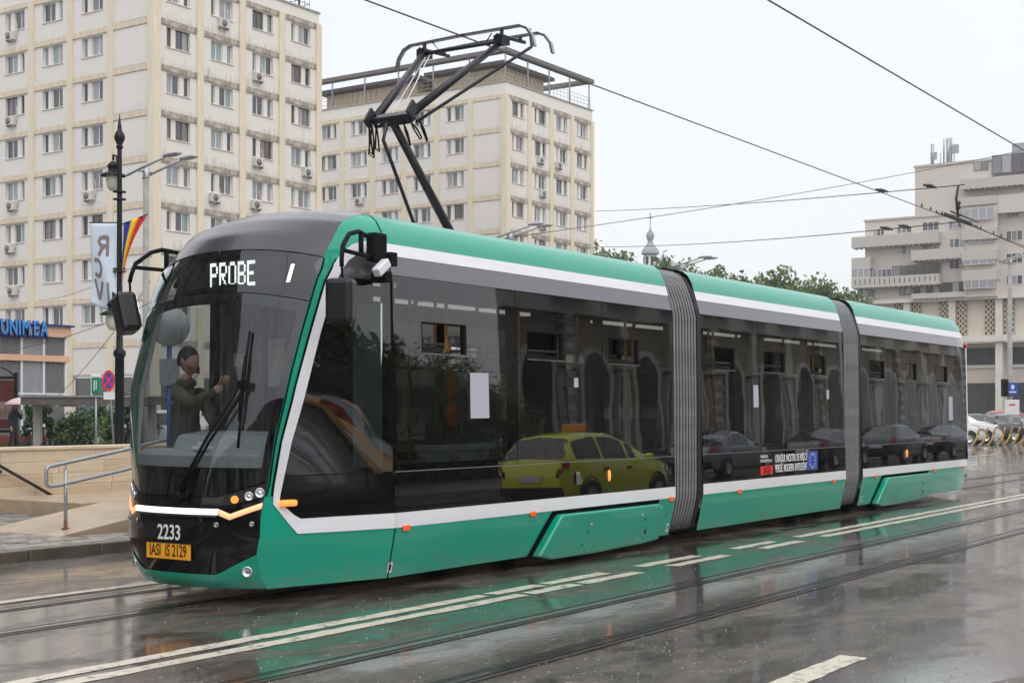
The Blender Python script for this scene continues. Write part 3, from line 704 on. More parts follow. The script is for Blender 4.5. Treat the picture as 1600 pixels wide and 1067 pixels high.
def crown_mesh(seed, h, w_, leaves, ls, z0f=.3, mats=None, cone=False):
    r = random.Random(seed); b = MB(); cl = []
    for i in range(26 if not cone else 34):
        a = r.uniform(0, 6.283); z = r.uniform(z0f, .97)
        prof = (1 - z) * .95 + .12 if cone else math.sin(min(1, (z - z0f) / (1 - z0f) * .9 + .16) * math.pi) ** .6
        rr_ = w_ * .5 * prof * r.uniform(.45, .95)
        cl.append((Vector((rr_ * math.cos(a), rr_ * math.sin(a), z * h)), w_ * (r.uniform(.13, .25) if not cone else r.uniform(.12, .2)), r.random() < .5))
    for i in range(leaves):
        c, s, mi = r.choice(cl)
        d = Vector((r.gauss(0, 1), r.gauss(0, 1), r.gauss(0, .8))).normalized() * s * r.random() ** .4
        p = c + d; n = (d.normalized() + Vector((r.gauss(0, .6), r.gauss(0, .6), r.gauss(.3, .6)))).normalized()
        u = n.cross(Vector((r.gauss(0, 1), r.gauss(0, 1), r.gauss(0, 1)))).normalized(); v_ = n.cross(u); q = ls * r.uniform(.6, 1.3)
        b.add([p - u * q * .5, p - v_ * q * .32 + n * q * .06, p + u * q * .5, p + v_ * q * .32 + n * q * .06], [(0, 1, 2, 3)], int(mi))
    return b.mesh('crown', mats or [M['leaf'], M['leaf2']])
def trunk_mesh(seed, h, r0):
    r = random.Random(seed); b = MB()
    top = Vector((r.uniform(-.3, .3), r.uniform(-.3, .3), h * .62)); b.tube([(0, 0, -.2), (0, 0, h * .2), top * .6 + Vector((0, 0, h * .05)), top], [r0 * 1.25, r0, r0 * .7, r0 * .3], 8)
    for i in range(6):
        a = i * 1.05 + r.random(); z = h * r.uniform(.25, .5); L_ = h * r.uniform(.2, .3)
        b.tube([(0, 0, z), (math.cos(a) * L_ * .4, math.sin(a) * L_ * .4, z + L_ * .35), (math.cos(a) * L_ * .8, math.sin(a) * L_ * .8, z + L_ * .95)], [r0 * .5, r0 * .35, r0 * .12], 6)
    return b.mesh('trunk', M['bark'])
TREES = [(crown_mesh(s, 1., .66, 6500, .044, .24), trunk_mesh(s, 1., .022)) for s in (3, 4, 5, 6)]
def tree(x, y, h, k, label, group, wide=1.):
    t = thing('tree', label, 'tree', (x, y, 0), rnd.uniform(0, 6), group)
    for me, nm in zip(TREES[k % 4], ('crown', 'trunk')):
        o = put(nm, me, t); o.scale = (h * wide, h * wide, h)
    return t
def D(px, py, d):   # a point of the far ground measured by bearing and distance from the tripod
    u = (px - 800) / 2200; a = R(34.18); return (CAM.x + (math.cos(a) + math.sin(a) * u) * d, CAM.y + (math.sin(a) - math.cos(a) * u) * d)
for i, (px, py, d) in enumerate(((938, 372, 135), (960, 388, 150), (1000, 393, 130), (1040, 402, 170), (1070, 405, 135), (1098, 412, 135), (1122, 418, 150), (1158, 414, 140), (1182, 422, 138), (1208, 414, 142), (1236, 426, 138), (1258, 432, 150),
                                 (1280, 434, 145), (1302, 440, 150), (1325, 448, 155), (1348, 456, 160), (1150, 436, 120), (1230, 445, 120), (1300, 456, 125), (980, 410, 120), (1080, 425, 115))):
    h = 1.7 + (643 - py) / 2200 * d
    x, y = D(px, 0, d)
    tree(x, y, h * (.885 + .07 * math.sin(i * 2.3)), i, 'leafy green tree in the park row showing above the tram roof', 'row of trees beyond the tram', .72)
# trees and old town houses on the camera's side of the street, seen mirrored in the tram windows
for i, (x, y, h) in enumerate(((23, -20, 5.2), (27.5, -21, 4.9), (18, -19, 5.5), (13, -21, 6.5), (6, -22, 7))):
    tree(x, y, h, i + 1, 'dark leafy street tree on the camera side, mirrored in the front windows of the tram', 'street trees on the camera side', 1.0)
hgm = crown_mesh(41, 1, 1.5, 15000, .040, .0, None)
for i in range(7):
    t = thing('tall_shrub', 'dense dark shrub across the street, mirrored low in the first tram windows', 'shrub', (14.5 + i * 3.4, -23.5 + (i % 2) * .8, 0), i * 1.3, 'shrubs across the street')
    o = put('foliage', hgm, t); o.scale = (4.6, 3.0, 3.5 + .45 * (i % 3)); MB().tube([(0, 0, -.1), (0, 0, 2)], .08, 6).build('stem', M['bark'], t)
gw = thing('added_blocking_wall', 'low dark wall added behind the shrubs to block mirrored sky under them', 'wall', (22, -25.2, 0))  # unseen wall added to block bright gaps mirrored below the shrubs
MB().box(-34, -.2, 0, 17.5, .2, 2.1).build('wall', mat("added_dark_wall", (.06, .052, .045), .9, var=.4, vs=1.5), gw); MB().box(-34, -.3, 2.1, 17.5, .3, 2.2).build('coping', M['conc'], gw)
M['ashlar'] = mat("old_stone_facade", (.28, .235, .18), .85, var=.3, vs=.8)
M['ashlar2'] = mat("old_stone_trim", (.55, .50, .43), .85, var=.2, vs=.8)
th = thing('town_house', 'old stone town house with arched openings, seen mirrored in the tram windows', 'building', (35.4, -22, 0), R(180))
L0 = 64
MB().prism([(0, 0), (-L0, 0), (-L0, 12), (-20, 12)], lambda a, b2, d: (a, b2, d), 0, 15.5).build('wall', M['ashlar'], th)
MB().box(-L0 - .3, -.7, 15.5, .1, .1, 16.4).build('cornice', M['ashlar2'], th); MB().box(-L0, -.35, 6.6, .05, .0, 7.2).build('string_course', M['ashlar2'], th)
MB().box(-L0, -.28, 11.6, .05, .0, 11.95).build('string_course', M['ashlar2'], th)
hole = mat("old_window_dark", (.02, .02, .022), .1)
for i in range(14):
    x = -2.4 - i * 4.5
    arc = [(-.95, 0), (.95, 0), (.95, 3.2)] + [(.95 * math.cos(q), 3.2 + .95 * math.sin(q)) for q in frange(.3, 2.84, 6)] + [(-.95, 3.2)]
    arc2 = [(a * 1.35, b2 * 1.07) for a, b2 in arc]
    f = MB().prism(arc2, lambda a, b2, d: (x + a, d, .9 + b2), -.22, -.003).build('arch_surround', M['ashlar2'], th)
    MB().prism(arc, lambda a, b2, d: (x + a, d, .95 + b2), -.26, -.225).build('pane', hole, f)
    f = MB().box(x - 1.1, -.2, 7.6, x + 1.1, -.003, 11.0).build('window', M['ashlar2'], th); MB().box(x - .75, -.25, 7.9, x + .75, -.205, 10.6).build('pane', hole, f)
    f = MB().box(x - 1.0, -.2, 12.3, x + 1.0, -.003, 15.0).build('window', M['ashlar2'], th); MB().box(x - .65, -.25, 12.5, x + .65, -.205, 14.7).build('pane', hole, f)
    MB().box(x - 2.6, -.33, .3, x - 1.95, -.002, 6.6).build('pilaster', M['ashlar2'], th)
    for z in frange(.5, 6.1, 9): MB().box(x - 2.75, -.38, z, x - 1.8, -.004, z + .34).build('quoin', M['ashlar'], th) if i % 3 == 0 else None
setting(MB().box(20, -22, -.05, 100, -14.5, .13).build('pavement', M['plaza']))
for i in range(13):
    x = -4.65 - i * 4.5
    f = MB().box(x - .5, -.24, 1.6, x + .5, -.004, 4.3).build('window', M['ashlar2'], th); MB().box(x - .36, -.28, 1.75, x + .36, -.245, 4.1).build('pane', hole, f)
    MB().box(x - .75, -.5, 4.45, x + .75, -.004, 4.62).build('window_hood', M['ashlar2'], th)
    MB().box(x - 1.4, -.9, 7.25, x + 1.4, -.36, 7.4).build('balcony', M['ashlar2'], th)
for z in (.9, 1.35): MB().box(-L0, -.16, z, .02, -.002, z + .36).build('plinth', M['ashlar'], th)
for x in (38, 52, 70): 
    t = thing('lamp_post', 'slim grey post across the street, mirrored in the tram windows', 'post', (x, -14.8, 0), 0, 'posts across the street'); MB().lathe([(.12, 0), (.08, 1), (.06, 8), (0, 8.02)], 10).build('pole', M['galv'], t)
M['dkstone'] = mat("dark_stone_facade", (.13, .115, .10), .8, var=.35, vs=.6)
ob = thing('office_block', 'dark stone hotel block beyond the ramp, mirrored in the tram windscreen', 'building', (-66, 27, 0))
MB().box(0, 0, 0, 72, 14, 30).build('wall', M['dkstone'], ob)
for k in range(7):
    for i in range(19): MB().box(1.2 + i * 3.6, -.06, 3 + k * 3.3, 2.9 + i * 3.6, -.005, 5.0 + k * 3.3).build('window', M['darkhole'], ob)
o2 = thing('corner_house', 'old dark town house closing the street, mirrored in the lower front of the tram', 'building', (-74, -34, 0))
MB().box(0, 0, 0, 14, 56, 15).build('wall', M['dkstone'], o2)
for k in range(4):
    for i in range(14): MB().box(14.005, 1.6 + i * 3.9, 1.2 + k * 3.5, 14.06, 3.2 + i * 3.9, 3.4 + k * 3.5).build('window', M['darkhole'], o2)
for i, (x, y, h) in enumerate(((-32, -8.5, 9), (-42, -9, 10), (-54, -9, 9), (-36, 15, 9), (-24, 16, 8))):
    tree(x, y, h, i, 'street tree behind the camera, mirrored in the front of the tram', 'street trees behind the camera', 1.0)

# ------------------------------------------------------------------ church lantern far behind
M['lead'] = mat("lead_roof", (.30, .32, .36), .6, var=.2, vs=2); M['churchwall'] = mat("church_plaster", (.55, .55, .55), .8)
cx, cy = D(1016, 0, 250)
ch = thing('church_dome', 'pale grey church dome with a slim lantern and cross beyond the trees', 'church', (cx, cy, 0))
MB().lathe([(4.2, 0), (4.2, 23.5), (0, 23.5)], 24, (2.2, -1.2, 0)).build('drum', M['churchwall'], ch)
MB().lathe([(4.5, 23.5)] + [(4.3 * math.cos(q), 23.9 + 5.2 * math.sin(q)) for q in frange(0, 1.5, 10)], 28, (2.2, -1.2, 0)).build('dome', M['lead'], ch)
MB().lathe([(1.15, 0), (1.15, 29.6), (0, 29.6)], 12).build('lantern', M['churchwall'], ch)
for i in range(8):
    a = i * math.pi / 4; MB().obox((1.16 * math.cos(a), 1.16 * math.sin(a), 27.9), ((math.cos(a), math.sin(a), 0), (-math.sin(a), math.cos(a), 0), (0, 0, 1)), .1, .42, 2.4).build('lantern_window', M['darkhole'], ch)
MB().lathe([(1.6, 29.6), (1.6, 29.9), (1.35, 30.5), (.75, 31.2), (.4, 31.9), (.55, 32.2), (.75, 32.8), (.6, 33.4), (.2, 33.9), (.07, 34.6), (.05, 37)], 16).build('onion_roof', M['lead'], ch)
MB().box(-.05, -.6, 36.0, .05, .6, 36.15).box(-.05, -.07, 35, .05, .07, 37).build('cross', M['lead'], ch)

# ------------------------------------------------------------------ poles with lamps, overhead wires
def mast(name, label, x, y, h, group, arm=1.3, r0=.16):
    t = thing(name, label, 'street lamp', (x, y, 0), 0, group)
    MB().lathe([(r0 * 1.25, 0), (r0, .5), (r0 * .75, h), (0, h + .02)], 12).build('pole', M['conc'], t)
    MB().lathe([(r0 * .9, h - .2), (r0 * .9, h + .12), (0, h + .14)], 10).build('collar', M['galv'], t)
    for dx in (-.35, .35):
        a = MB(); a.tube([(dx, .55, h - .12), (dx, 0, h + .02), (dx, -arm, h + .3)], .045, 8).tube([(0, 0, h), (dx, 0, h)], .04, 6)
        ao = a.build('arm', M['galv'], t)
        hd = MB(); hd.sphere((dx, -arm - .35, h + .36), (.13, .45, .085), 12, 6); hd.build('lamp_head', M['galv'], ao)
    return t
GP = 'twin-arm concrete lamp poles'
mast('street_lamp', 'grey concrete pole with two lamp arms just right of the black ornate lamp', 23.35, 28.1, 9.7, GP, 1.3, .13)
mast('street_lamp', 'twin-arm lamp just showing above the tram roof in front of the pergola block', 44.2, 27.6, 9.7, GP)
mast('street_lamp', 'twin-arm lamp just showing above the first bellows of the tram', 61.0, 27.6, 9.75, GP)
x, y = D(1578, 0, 80)
rp_ = mast('street_lamp', 'grey concrete lamp pole at the right edge carrying a blue sign', x, y, 10.3, GP, .9)
bs_ = thing('blue_sign', 'small square blue road sign on the concrete pole at the right', 'sign', (x - .2, y - .2, 3.0), R(-60))
M['signblue'] = mat("sign_blue", (.02, .07, .42), .4)
MB().box(-.42, -.03, -.45, .42, .0, .45).build('plate', M['signblue'], bs_, bevel=.02)
MB().prism([(-.1, -.05), (.1, -.05), (.1, .12), (.2, .12), (0, .34), (-.2, .12), (-.1, .12)], lambda a, b2, d: (a, d, b2), -.034, -.03).box(-.3, -.034, -.3, .3, -.03, -.2).build('arrow', M['inkwhite'], bs_)
MB().box(-.03, 0, -.3, .03, .25, .3).build('bracket', M['galv'], bs_); bs_.scale = (.68, .68, .75)
tl = thing('traffic_light', 'dark traffic signal on the left side of the concrete pole at the right', 'traffic light', (x - .45, y + .15, 2.55), R(-60))
MB().box(-.18, -.02, 0, .18, .22, 1.0).build('housing', M['blackplast'], tl, bevel=.03)
for k in range(3): MB().lathe([(.12, 0), (.14, .0), (.14, .16), (.12, .16)], 12, (0, -.02, .18 + k * .32), (0, -1, 0)).build('visor', M['blackplast'], tl)
MB().tube([(.2, .1, .2), (.5, .1, .2)], .03, 6).tube([(.2, .1, .8), (.5, .1, .8)], .03, 6).build('bracket', M['galv'], tl)
x2, y2 = D(1581, 0, 66)
ws_ = thing('parking_sign', 'small white sign with a red mark above the parked cars at the right', 'sign', (x2, y2, 0), R(-56))
MB().tube([(0, 0, 0), (0, 0, 2.2)], .03, 8).build('post', M['galv'], ws_); MB().box(-.34, -.05, 1.55, .34, -.02, 2.25).build('plate', M['white'], ws_, bevel=.04)
MB().box(-.14, -.056, 1.98, .14, -.051, 2.06).build('mark', M['inkred'], ws_)

M['wire'] = mat("overhead_wire", (.03, .03, .035), .5)
def wire(name, label, a, b_, r_=.013, sag=0., n=14, cat='wire'):
    a, b_ = Vector(a), Vector(b_)
    o = MB().tube([a.lerp(b_, i / n) - Vector((0, 0, sag * 4 * i / n * (1 - i / n))) for i in range(n + 1)], r_, 5).build(name, M['wire'])
    return tag(o, label, cat)
wire('contact_wire', 'dark overhead contact wire running along above the tram and touching its pantograph', (-30, 1.25, 6.05), (150, 1.25, 6.07), .0095)
wire('contact_wire', 'dark overhead contact wire crossing the top right corner above the near track', (-30, -2.58, 5.84), (150, -2.58, 5.84), .0095)
def P3(px, py, d):
    x_, y_ = D(px, py, d); return (x_, y_, 1.7 + (643 - py) / 2200 * d)
SP = (('long span wire rising to the right from the pergola block to the stepped building', (790, 372, 64), (1660, 222, 80), .3, .016),
      ('thin faint span wire across the sky with two insulators on it, upper one', (930, 330, 64), (1507, 289, 32), .1, .012),
      ('thin faint span wire across the sky ending at the wire crossing, lower one', (925, 386, 60), (1507, 346, 32), .15, .012),
      ('thin feeder wire leaving the wire crossing towards the right edge', (1507, 346, 32), (1700, 420, 50), .1, .014))
for nm, a, b_, s, r_ in SP: wire('span_wire', nm, P3(*a), P3(*b_), r_, s)
for k, (a, b_, s) in enumerate((((240, 470, 47), (-60, 560, 40), .3), ((238, 400, 47), (60, 470, 70), .3), ((235, 440, 47), (90, 620, 60), .2))):
    wire('service_cable', ('thin cable from the concrete lamp pole to the left edge, lowest one', 'thin cable from the concrete lamp pole across the tall block, uppermost', 'thin cable from the concrete lamp pole down to the storefront')[k], P3(*a), P3(*b_), .012, s)
si = thing('wire_crossing', 'dark section insulator and fittings where overhead wires meet at the right', 'wire fitting', (23.75, 1.25, 6.07))
MB().obox((0, 0, .04), ((1, 0, 0), (0, 1, 0), (0, 0, 1)), 2.0, .05, .05).build('runner', M['wire'], si)
MB().tube([(-1.6, 0, .03), (-1.1, .16, .07), (1.0, .16, .07), (1.5, 0, .03)], .018, 6).tube([(-1.1, -.16, .07), (1.0, -.16, .07)], .018, 6).build('side_runner', M['wire'], si)
for q in (-2.6, -2.0, -1.2, 1.8, 2.9, 3.6): MB().lathe([(0, 0), (.018, .01), (.02, .04), (.012, .07), (0, .08)], 8, (q, 0, 0)).build('clamp', M['wire'], si)
MB().tube([(0, 0, .08), (0, .05, .5), (0, 0, .8)], .03, 6).lathe([(.03, .25), (.07, .3), (.03, .35), (.07, .4), (.03, .45)], 8).build('hanger', M['wire'], si)
for lab, p in (('small round insulator on the upper thin wire against the white sky', (1378, 298, 37)), ('twin rod insulator on the upper thin wire in front of the stepped building', (1453, 291, 34)),
               ('small rod insulator on the lower thin wire, left end', (1385, 357, 37)), ('small rod insulator on the lower thin wire, nearer the crossing', (1414, 354, 36))):
    o = thing('insulator', lab, 'insulator', P3(*p), R(-12), 'wire insulators')
    MB().lathe([(0, -.3), (.03, -.28), (.03, -.15), (.055, -.1), (.03, -.04), (.055, 0), (.03, .05), (.055, .1), (.03, .15), (.03, .28), (0, .3)], 8, (0, 0, 0), (1, 0, 0)).build('body', M['wire'], o)
# ------------------------------------------------------------------ the tram
W = 2.50; MID = W / 2
tram = thing('tram', 'long green and black three-section articulated tram with white stripes and raised pantograph', 'tram', (10, MID, 0))
TO = (-10, -MID, 0)
def tb(name, b, m, parent=None, **k): return b.build(name, m, parent or tram, (0, 0, 0) if parent else TO, **k)
YP = [(.12, .10), (.60, 0), (3.0, .050), (3.19, .105), (3.30, .140), (3.42, .175), (3.52, .235), (3.58, .31), (3.61, .42)]
def yprof(z): return lerp(YP, z)
def kz(z): return lerp([(.95, .28), (1.9, .165), (3.0, .1515)], z)
def taper(x, z):
    t = kz(z) * (1.75 - x) if x < 1.75 else 0
    if x > 20.2: t += .10 * ((x - 20.2) / .3) ** 2
    return t
def S(x, z, off=0, far=False):
    y = yprof(z) + taper(x, z) - off
    return (x, W - y if far else y, z)
GX = [(.12, .26), (.2, .20), (.3, .165), (.45, .14), (.75, .185), (1.046, .262), (1.436, .332), (1.944, .472), (2.404, .618), (2.873, .785), (3.1, .88), (3.30, 1.0), (3.46, 1.08), (3.53, 1.22), (3.60, 1.55), (3.61, 1.75)]
WL = [(.88, .315), (1.046, .331), (1.436, .414), (1.944, .575), (2.404, .732), (2.873, .90), (3.05, 1.0), (3.179, 1.101), (3.26, 1.23), (3.309, 1.40)]
WR = [(.90, .385), (1.043, .414), (1.434, .519), (1.946, .696), (2.408, .841), (2.821, .989), (3.0, 1.09), (3.098, 1.176), (3.17, 1.29), (3.21, 1.45)]
def conv(x, z):
    if x >= 1.744: return x
    k = kz(z); return min(1.744, (x + 1.05 * (1.75 * k + yprof(z) - .1515 * (1.75 - x))) / (1 + 1.05 * k))
GX = [(z, conv(x, z) if z < 3.605 else x) for z, x in GX]; WL = [(z, conv(x, z)) for z, x in WL]; WR = [(z, conv(x, z)) for z, x in WR]
def gx(z): return lerp(GX, z)
XC = [(.12, .22), (.2, .13), (.45, .07), (.8, .07), (.95, .10), (1.3, .165), (2.0, .32), (2.75, .545), (3.2, .73), (3.4, .87)]
def xc(z): return lerp(XC, z)
def Fr(t, z, off=0.):
    xe = gx(z); ye = yprof(z) + taper(xe, z); a = abs(t)
    x = xc(z) + (xe - xc(z)) * a ** 2.4
    y = MID + t * (MID - ye)
    sl = 2.4 * (xe - xc(z)) * a ** 1.4 / (MID - ye)
    n = Vector((-1, math.copysign(sl, t), .0)).normalized() * off
    return (x + n.x, y + n.y, z)
def zs(a, b_, n): return frange(a, b_, n)
ENDS = ((1.75, 7.44), (8.24, 13.42), (14.2, 20.5))
# --- side skins
for far in (False, True):
    for k, (a, c) in enumerate(ENDS):
        xs = frange(a, c, 14) if k == 2 else [a, c]
        tb('skirt', MB().grid(lambda u, v: S(u, v, 0, far), xs, [.12, .2, .3, .45, .6, .66]), M['green'])
        tb('lower_stripe', MB().grid(lambda u, v: S(u, v, .004, far), xs, [.60, .74]), M['white'])
        tb('lower_panel', MB().grid(lambda u, v: S(u, v, .002, far), xs if k < 2 else [x for x in xs if x < 20.2] + [20.22, 20.36], [.735, 1.125], sm=False), M['blackglass'])
        tb('joint_line', MB().grid(lambda u, v: S(u, v, .003, far), [a, min(c, 20.15)], [1.126, 1.134], sm=False), M['hairline'])
        tb('roof_cove', MB().grid(lambda u, v: S(u, v, 0, far), xs, [3.0, 3.06, 3.12, 3.19]), M['cove'])
        tb('upper_stripe', MB().grid(lambda u, v: S(u, v, .003, far), xs, [3.186, 3.245, 3.305]), M['white'])
        tb('roof_edge', MB().grid(lambda u, v: S(u, v, 0, far), xs, [3.29, 3.36, 3.42, 3.47, 3.52, 3.55, 3.58, 3.61]), M['green'])
    # cab side
    zl = zs(.12, .92, 10)
    cab = MB().grid(lambda u, v: S(gx(v) + (1.744 - gx(v)) * u, v, 0, far), frange(0, 1, 8), zl)
    cab.grid(lambda u, v: S(gx(v) + (lerp(WL, v) + .03 - gx(v)) * u, v, 0, far), [0, .5, 1], zs(.92, 3.2, 22))
    cab.grid(lambda u, v: S(gx(v) + (1.744 - gx(v)) * u, v, 0, far), frange(0, 1, 8), [3.2, 3.25, 3.3, 3.36, 3.42, 3.47, 3.52, 3.55, 3.58, 3.605])
    tb('cab_side_panel', cab, M['green'])
    outer = [(1.746, 3.305), (1.70, 3.307)] + [(x, z) for z, x in reversed(WL)] + [(conv(.40, .79), .79), (conv(.50, .685), .685), (conv(.585, .605), .605), (1.1, .602), (1.746, .60)]
    inner = [(1.746, 3.19), (1.70, 3.20)] + [(x, z) for z, x in reversed(WR)] + [(conv(.46, .84), .84), (conv(.545, .775), .775), (conv(.62, .738), .738), (1.1, .74), (1.746, .74)]
    n = len(outer)
    def dens(P): return [(P[i][0] + (P[i + 1][0] - P[i][0]) * k / 3, P[i][1] + (P[i + 1][1] - P[i][1]) * k / 3) for i in range(len(P) - 1) for k in range(3)] + [P[-1]]
    outer, inner = dens(outer), dens(inner); n = len(outer)
    def across(k): return [(o_[0] + (i_[0] - o_[0]) * k, o_[1] + (i_[1] - o_[1]) * k) for o_, i_ in zip(outer, inner)]
    rib = MB()
    for k in range(5): rib.v += [S(x, z, .009, far) for x, z in across(k / 4)]
    for k in range(4):
        for i in range(n - 1): rib.f.append((k * n + i, k * n + i + 1, (k + 1) * n + i + 1, (k + 1) * n + i)); rib.mi.append(0); rib.sm.append(True)
    tb('cab_stripe', rib, M['white'])
    jl = [z for z in zs(.95, 3.1, 20)]
    js = MB(); js.grid(lambda u, v: S(lerp(WL, v) - .022 + .026 * u, v, .006, far), [0, 1], jl); js.grid(lambda u, v: S(gx(v) + .002 + .018 * u, v, .006, far), [0, 1], jl)
    tb('pillar_joint', js, M['seam'])
    tb('cab_lower_panel', MB().grid(lambda u, v: S(lerp(WR, v) - .02 + max(0, .89 - v) * 1.3 + (1.744 - (lerp(WR, v) - .02 + max(0, .89 - v) * 1.3)) * u, v, .004, far), frange(0, 1, 6), [.735, .80, .86, .92, 1.0, 1.07, 1.122]), M['blackglass'])
    tb('panel_seam', MB().grid(lambda u, v: S(u, v, .005, far), [1.738, 1.750], [3.0, 3.1, 3.19, 3.245, 3.305, 3.36, 3.42, 3.47, 3.52, 3.55, 3.58, 3.605]).grid(lambda u, v: S(u, v, .007, far), [1.741, 1.750], [.12, .3, .6, .745]), M['seam'])
    tb('cab_side_window', MB().grid(lambda u, v: S(lerp(WR, v) - .015 + (1.742 - lerp(WR, v)) * u, v, .001, far), frange(0, 1, 5), zs(1.133, 2.93, 12)), M['windshield'] if far else M['sideglass'])
    tb('cab_cove', MB().grid(lambda u, v: S(u, 2.935 + (min(3.215, lerp([(x, z) for z, x in WR], u) + .01) - 2.935) * v, -.001, far), frange(1.12, 1.744, 8), [0, .35, .7, 1]), M['cove'])
    # window panes, some with an opening hopper
    hop = {0: [(2.2, 2.94), (4.06, 4.81), (5.81, 6.55)], 1: [(8.65, 9.29), (10.27, 11.03), (12.02, 12.63)], 2: [(14.63, 15.36), (16.55, 17.09), (18.23, 18.95)]}
    cuts = {0: (1.756, 3.84, 5.66, 7.44), 1: (8.24, 10.1, 11.89, 13.42), 2: (14.2, 15.86, 17.84, 20.36)}
    for k in range(3):
        for i in range(3):
            a, c = cuts[k][i] + .006, cuts[k][i + 1] - .006; h0, h1 = hop[k][i]
            xs = sorted(set([a, c, h0, h1] + ([20.2, 20.3] if c > 20 else []))); zz = [1.137, 1.6, 2.27, 2.58, 2.995]
            tb('side_window', MB().grid(lambda u, v: S(u, v, .001, far), xs, zz, sm=False, skip=(lambda u, v: h0 < u < h1 and 2.27 < v < 2.58)), M['sideglass'])
            fr = MB()
            for (p0, q0, p1, q1) in ((h0, 2.27, h0 + .008, 2.58), (h1 - .04, 2.27, h1, 2.58), (h0 + .008, 2.568, h1 - .04, 2.58), (h0 + .008, 2.27, h1 - .04, 2.28)):
                fr.prism([(p0, q0), (p1, q0), (p1, q1), (p0, q1)], lambda x, z, d: S(x, z, d, far), -.05, .004)
            fo = tb('hopper_window', fr, M['rubber'])
            s = 1 if not far else -1
            tb('sash', MB().add([S(h0 + .02, 2.285, -.02, far), S(h1 - .035, 2.285, -.02, far), S(h1 - .035, 2.36, -.27, far), S(h0 + .02, 2.36, -.27, far)], [(0, 1, 2, 3)]), M['sideglass'], fo)
            tb('sill_strip', MB().prism([(h0, 2.262), (h1, 2.262), (h1, 2.272), (h0, 2.272)], lambda x, z, d: S(x, z, d, far), .005, .012), M['steel'], fo)
    pil = MB()
    for x in (1.70, 3.78, 5.6, 7.36, 8.24, 10.04, 11.83, 13.34, 14.2, 15.8, 17.78): pil.prism([(x, 1.0), (x + .11, 1.0), (x + .11, 3.0), (x, 3.0)], lambda p, z, d: S(p, z, d, far), -.09, -.012)
    for a, c in ((1.9, 7.3), (8.3, 13.3), (14.3, 20.1)):
        pil.prism([(a, 2.80), (c, 2.80), (c, 2.99), (a, 2.99)], lambda p, z, d: S(p, z, d, far), -.07, -.013)
        pil.prism([(a, 1.0), (c, 1.0), (c, 1.2), (a, 1.2)], lambda p, z, d: S(p, z, d, far), -.06, -.011)
        pil.prism([(a, 2.225), (c, 2.225), (c, 2.255), (a, 2.255)], lambda p, z, d: S(p, z, d, far), -.03, -.011)
    tb('window_pillars', pil, M['rubber'])
# seam behind joints, roof, ends
for (a, c) in ENDS:
    tb('roof', MB().grid(lambda u, v: (u, v, 3.605 + .075 * (1 - ((v - MID) / (MID - .4)) ** 2)), [a, c - (.1 if c > 20 else 0)], frange(.40, W - .40, 8)), M['roofgrey'])
    tb('ceiling', MB().box(a, .12, 3.0, c - (.1 if c > 20 else 0), W - .12, 3.04), M['inside'])
    for yy in (.62, W - .62):
        for q in range(int((c - a) / 1.25)):
            tb('ceiling_lamp', MB().box(a + .3 + q * 1.25, yy - .045, 2.96, a + 1.35 + q * 1.25, yy + .045, 2.998), M['cablight'])
    tb('floor', MB().box(a, .11, .36, c, W - .11, .42), M['floor'])
    tb('inner_wall', MB().box(a, .06, .42, c - .3, .10, 1.1).box(a, W - .10, .42, c - .3, W - .06, 1.1), M['inside'])
tb('rear_panel', MB().grid(lambda u, v: (20.5, S(20.5, v)[1] + (W - 2 * S(20.5, v)[1]) * u, v), frange(0, 1, 4), [.12, .6, 1.1]), M['green'])
tb('rear_window', MB().grid(lambda u, v: (20.5, S(20.5, v)[1] + (W - 2 * S(20.5, v)[1]) * u, v), frange(0, 1, 4), [1.105, 2, 2.9]), M['sideglass'])
tb('rear_panel', MB().grid(lambda u, v: (20.5, S(20.5, v)[1] + (W - 2 * S(20.5, v)[1]) * u, v), frange(0, 1, 4), [2.905, 3.2, 3.4, 3.6]), M['green'])
for far in (False, True):
    tb('rear_pillar', MB().grid(lambda u, v: S(u, v, .0, far), [20.365, 20.43, 20.5], [.74, 1.2, 2, 3.0]), M['green'])
    tl_ = MB(); tl_.sphere(S(20.40, 3.05, .0, far), (.09, .035, .06), 12, 8); tb('tail_lamp', tl_, M['red'])
ub = MB(); ub.box(.9, .45, .10, 7.3, W - .45, .355).box(8.3, .45, .15, 13.3, W - .45, .355).box(14.3, .45, .10, 20.0, W - .45, .355)
tb('underframe', ub, M['rubber'])
for x in (5.0, 6.45, 15.8, 17.1):
    for y in (.90, 2.0):
        wh = MB(); wh.lathe([(0, -.06), (.27, -.06), (.29, -.03), (.27, .0), (.27, .06), (.12, .07), (0, .09)], 20, (x, y, .285), (0, -1, 0)); tb('wheel', wh, M['darksteel'])
# --- bellows: dark core and grey ribs
def bell_path(off):
    P = [(.15 + off, .17), (.10 + off, .30), (.035 + off, .58), (.03 + off, .7), (.03 + off, 1.8), (.045 + off, 2.95), (.075 + off, 3.08), (.12 + off, 3.22), (.18 + off, 3.36), (.25 + off, 3.47), (.36 + off, 3.55 - off), (.6, 3.60 - off)]
    return P + [(W - y, z) for y, z in reversed(P)]
for (a, c) in ((7.44, 8.24), (13.42, 14.2)):
    bo = tb('bellows', MB().grid(lambda u, v: (u, bell_path(.05)[int(v)][0], bell_path(.05)[int(v)][1]), [a, c], range(24)), M['bellow'])
    tb('gangway_rim', MB().grid(lambda u, v: (u, bell_path(-.005)[int(v)][0], bell_path(-.005)[int(v)][1]), [c - .115, c - .003], range(24)), M['bellow'], bo)
    tb('gangway_floor', MB().box(a - .01, .3, .36, c + .01, W - .3, .415), M['floor'], bo)
    me = MB().tube([(0, y, z) for y, z in bell_path(.005)], .0195, 8).mesh('rib', M['rib'])
    for i in range(8): put('rib', me, bo, (a + .05 + i * .083, 0, 0))
